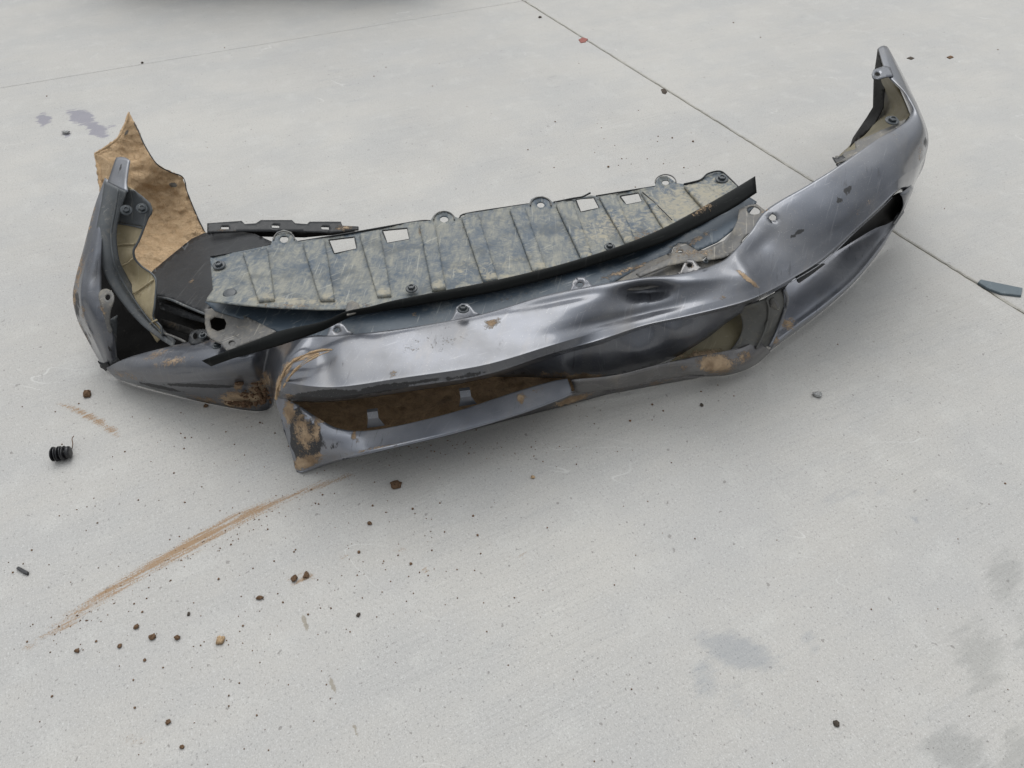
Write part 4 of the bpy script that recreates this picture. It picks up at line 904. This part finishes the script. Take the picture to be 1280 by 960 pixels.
# grit: uncountable crumbs
bm = bmesh.new(); rr = random.Random(21)
def grit(x, y, r):
    g_ = P(x, y); q = r * m_per_px(x, y); 
    vs = [bm.verts.new(g_ + Vector((q * rr.uniform(.7, 1.3) * math.cos(a), q * rr.uniform(.7, 1.3) * math.sin(a), z))) for z, lst in ((0, range(5)), (q * .9, range(5))) for a in [i * 1.257 + z * 200 for i in lst]]
    for i in range(5): bm.faces.new((vs[i], vs[(i + 1) % 5], vs[5 + (i + 1) % 5], vs[5 + i]))
    bm.faces.new(vs[5:])
for k in range(150):
    t = rr.random(); x = 435 - 385 * t + rr.gauss(0, 9); y = 596 + 150 * t + 55 * t * t + rr.gauss(4, 11)
    grit(x, y, abs(rr.gauss(0, .35)) + .3)
for k in range(90): grit(rr.gauss(600, 110), 556 - rr.random() * 8 + abs(rr.gauss(0, 14)), abs(rr.gauss(0, .4)) + .3)
for k in range(95):
    x, y = (rr.gauss(230, 110), rr.gauss(815, 65)) if k % 2 else (rr.gauss(500, 60), rr.gauss(700, 40))
    grit(x, y, abs(rr.gauss(0, .45)) + .5)
for k in range(300):
    m_ = rr.random()
    if m_ < .40: x, y = rr.gauss(330, 190), rr.gauss(700, 120)
    elif m_ < .5: x, y = rr.gauss(300, 90), rr.gauss(545, 25)
    elif m_ < .6:
        x = rr.uniform(500, 950); y = 555 - (x - 500) * .17 + rr.gauss(4, 14)
    elif m_ < .70: x, y = rr.gauss(790, 60), rr.gauss(190, 22)
    else: x, y = rr.uniform(0, 1280), rr.uniform(0, 960)
    grit(x, y, abs(rr.gauss(0, .42)) + .38)
me = bpy.data.meshes.new('grit'); bm.to_mesh(me); bm.free(); me.materials.append(CLOD); set_attrs(me, np.zeros(len(me.vertices)), np.zeros(len(me.vertices)))
o = bpy.data.objects.new('grit', me); COL.objects.link(o); tag(o, 'fine dark grit and crumbs scattered over the pale concrete', 'grit'); o['kind'] = 'stuff'

# ribbed push-in fastener
BLK = plastic_mat('fastener_plastic', (.012, .012, .014), (.06, .06, .058), .15, .35, 60, .2)
c0 = P(79, 573); u_ = m_per_px(79, 570)
pc = empty('push_fastener', c0, 'small black ribbed push-in fastener lying left of the bumper', 'plastic clip')
ax = Matrix.Translation(Vector((0, 0, 9.5 * u_))) @ Matrix.Rotation(math.radians(12), 4, 'Z') @ Matrix.Rotation(math.radians(90), 4, 'Y')
bm = bmesh.new(); lathe_bm(bm, [(3.6*u_, -10*u_), (4.2*u_, -9*u_), (4.2*u_, 9*u_), (3.2*u_, 10*u_)], 14, ax)
me = bpy.data.meshes.new('stem'); bm.to_mesh(me); bm.free(); me.transform(Matrix.Translation(c0)); finish('stem', me, BLK, pc)
for i, zz_ in enumerate((-8.5, -5.2, -2, 1.2, 4.4)):
    bm = bmesh.new(); lathe_bm(bm, [(4*u_, (zz_-.3)*u_), (8.9*u_, (zz_+.2)*u_), (9.3*u_, (zz_+.9)*u_), (8.4*u_, (zz_+1.5)*u_), (4*u_, (zz_+1.9)*u_)], 18, ax @ Matrix.Rotation(math.radians((-1)**i * 5), 4, 'X'))
    me = bpy.data.meshes.new('fin'); bm.to_mesh(me); bm.free(); me.transform(Matrix.Translation(c0)); finish('fin', me, BLK, pc)
bm = bmesh.new(); lathe_bm(bm, [(6*u_, 7.5*u_), (7.6*u_, 8.2*u_), (7.6*u_, 11.2*u_), (6.4*u_, 12.2*u_), (3*u_, 12.4*u_)], 16, ax)
me = bpy.data.meshes.new('fastener_head'); bm.to_mesh(me); bm.free(); me.transform(Matrix.Translation(c0)); finish('fastener_head', me, BLK, pc)
tw = tube('grass_stalk', [(90,561,.002),(91,555,.012),(90,549,.016),(92,545,.012)], .0009, CLOD, None, n=3, seg=5)
tag(tw, 'thin brown stalk sticking up beside the black push-in fastener', 'stalk')

def shard(name, pts, h, mat, label, cat):
    g_ = [P(x, y) for x, y in pts]; c = sum(g_, Vector()) / len(g_)
    def bld(bm):
        lo = [bm.verts.new(q - c) for q in g_]; hi = [bm.verts.new((q - c) * .97 + Vector((0, 0, h))) for q in g_]
        n = len(lo); bm.faces.new(hi); bm.faces.new(lo[::-1])
        for i in range(n): bm.faces.new((lo[i], lo[(i+1) % n], hi[(i+1) % n], hi[i]))
        bmesh.ops.recalc_face_normals(bm, faces=bm.faces)
        bmesh.ops.bevel(bm, geom=[e for e in bm.edges], offset=h * .18, segments=2, affect='EDGES')
    return single(name, bld, mat, c, label, cat, smooth=False)
SHM = plastic_mat('slate_plastic', (.085, .11, .125), (.16, .18, .19), .3, .55, 25, .15)
shard('plastic_shard', [(1221,355),(1224,351),(1278,362),(1276,372),(1250,369),(1232,362)], .006, SHM, 'flat slate grey plastic shard by the joint at the right edge', 'shard')
shard('plastic_sliver', [(21,712),(24,709),(37,716),(36,720),(30,718)], .005, BLK, 'thin dark plastic sliver lying at the far left of the foreground', 'sliver')
shard('wood_chip', [(1183,72),(1188,70),(1192,72),(1187,74)], .003, CLOD, 'small flat brown wood chip behind the bumper wing tip', 'chip')
LEAFM = plastic_mat('dead_leaf', (.22, .06, .045), (.30, .14, .10), .4, .7, 60, .1)
shard('dead_leaf', [(723,50),(728,47),(735,49),(732,53),(726,54)], .002, LEAFM, 'small reddish dead leaf on the long concrete joint', 'leaf')
shard('dead_leaf', [(1133,73),(1138,71),(1143,73),(1139,75)], .002, PEB, 'small dark leaf fragment just right of the wing tip', 'leaf')
shard('rubber_crumb', [(826,112),(831,111),(834,115),(832,118),(828,117)], .002, PEB, 'irregular dark crumb on concrete between bumper and long joint', 'crumb')

# ------------------------------------------------------------------ parked car whose nose shades the concrete at the top of the picture
CARX, CARY = -1.22, 4.02
car = empty('parked_car', (CARX, CARY + 2.1, 0), 'dark parked car whose low nose shades the concrete beyond the bumper', 'car')
def carpaint(name, col, r=.3, met=.3, coat=1.0, trans=0):
    m = M(name); m.set(Base_Color=m.mix(m.ramp(m.noise(9, 5), .4, .7), col, tuple(q * 1.3 + .01 for q in col)), Roughness=r, Metallic=met, Coat_Weight=coat); return m.m
CP = carpaint('car_body_paint', (.05, .055, .06)); CG = carpaint('car_glass', (.015, .018, .02), .08, 0); CT = carpaint('car_tyre', (.02, .02, .02), .85, 0, 0); CRM = carpaint('car_rim', (.4, .4, .42), .3, .9, 0); CL = carpaint('car_lamp', (.45, .46, .48), .12, .2)
prof = [(0, .24, .55, .72), (.05, .20, .66, .80), (.5, .19, .76, .86), (1.05, .19, .92, .88), (1.35, .19, .96, .88), (3.6, .19, .98, .88), (4.1, .22, .96, .84), (4.2, .30, .8, .76)]
def loft_box(name, secs, mat):
    bm = bmesh.new(); rings = []
    for (y, z0, z1, hw) in secs:
        pts = [(-hw*.92, z0), (-hw, z0 + .1), (-hw, (z0+z1)/2), (-hw*.97, z1 - .06), (-hw*.85, z1), (0, z1 + .02), (hw*.85, z1), (hw*.97, z1-.06), (hw, (z0+z1)/2), (hw, z0+.1), (hw*.92, z0), (0, z0 - .01)]
        rings.append([bm.verts.new(Vector((CARX + a, CARY + y, b_))) for a, b_ in pts])
    for a, b_ in zip(rings, rings[1:]):
        for k in range(12): bm.faces.new((a[k], a[(k+1) % 12], b_[(k+1) % 12], b_[k]))
    bm.faces.new(rings[0]); bm.faces.new(rings[-1][::-1]); bmesh.ops.recalc_face_normals(bm, faces=bm.faces)
    me = bpy.data.meshes.new(name); bm.to_mesh(me); bm.free(); return finish(name, me, mat, car)
loft_box('body', prof, CP)
loft_box('windows', [(1.15, .93, .97, .78), (1.75, .93, 1.36, .66), (2.9, .93, 1.40, .66), (3.7, .93, 1.02, .74)], CG)
loft_box('roof', [(1.78, 1.365, 1.40, .60), (2.3, 1.39, 1.44, .62), (2.9, 1.40, 1.44, .60)], CP)
for sx in (-1, 1):
    bm = bmesh.new(); lathe_bm(bm, [(.02, -.02), (.1, -.03), (.11, .02), (.02, .03)], 12, Matrix.Translation((CARX + sx * .6, CARY + .03, .57)) @ Matrix.Rotation(math.radians(90), 4, 'X'))
    me = bpy.data.meshes.new('headlight'); bm.to_mesh(me); bm.free(); finish('headlight', me, CL, car)
    for wy in (.85, 3.4):
        Mx = Matrix.Translation((CARX + sx * .80, CARY + wy, .32)) @ Matrix.Rotation(math.radians(90), 4, 'Y')
        bm = bmesh.new(); lathe_bm(bm, [(.2, -.1), (.30, -.1), (.32, -.07), (.32, .07), (.30, .1), (.2, .1)], 28, Mx)
        me = bpy.data.meshes.new('tyre'); bm.to_mesh(me); bm.free(); ty = finish('tyre', me, CT, car)
        bm = bmesh.new(); lathe_bm(bm, [(.2, -.104), (.05, -.112), (.05, .112), (.2, .104)], 20, Mx)
        me = bpy.data.meshes.new('rim'); bm.to_mesh(me); bm.free(); finish('rim', me, CRM, car)
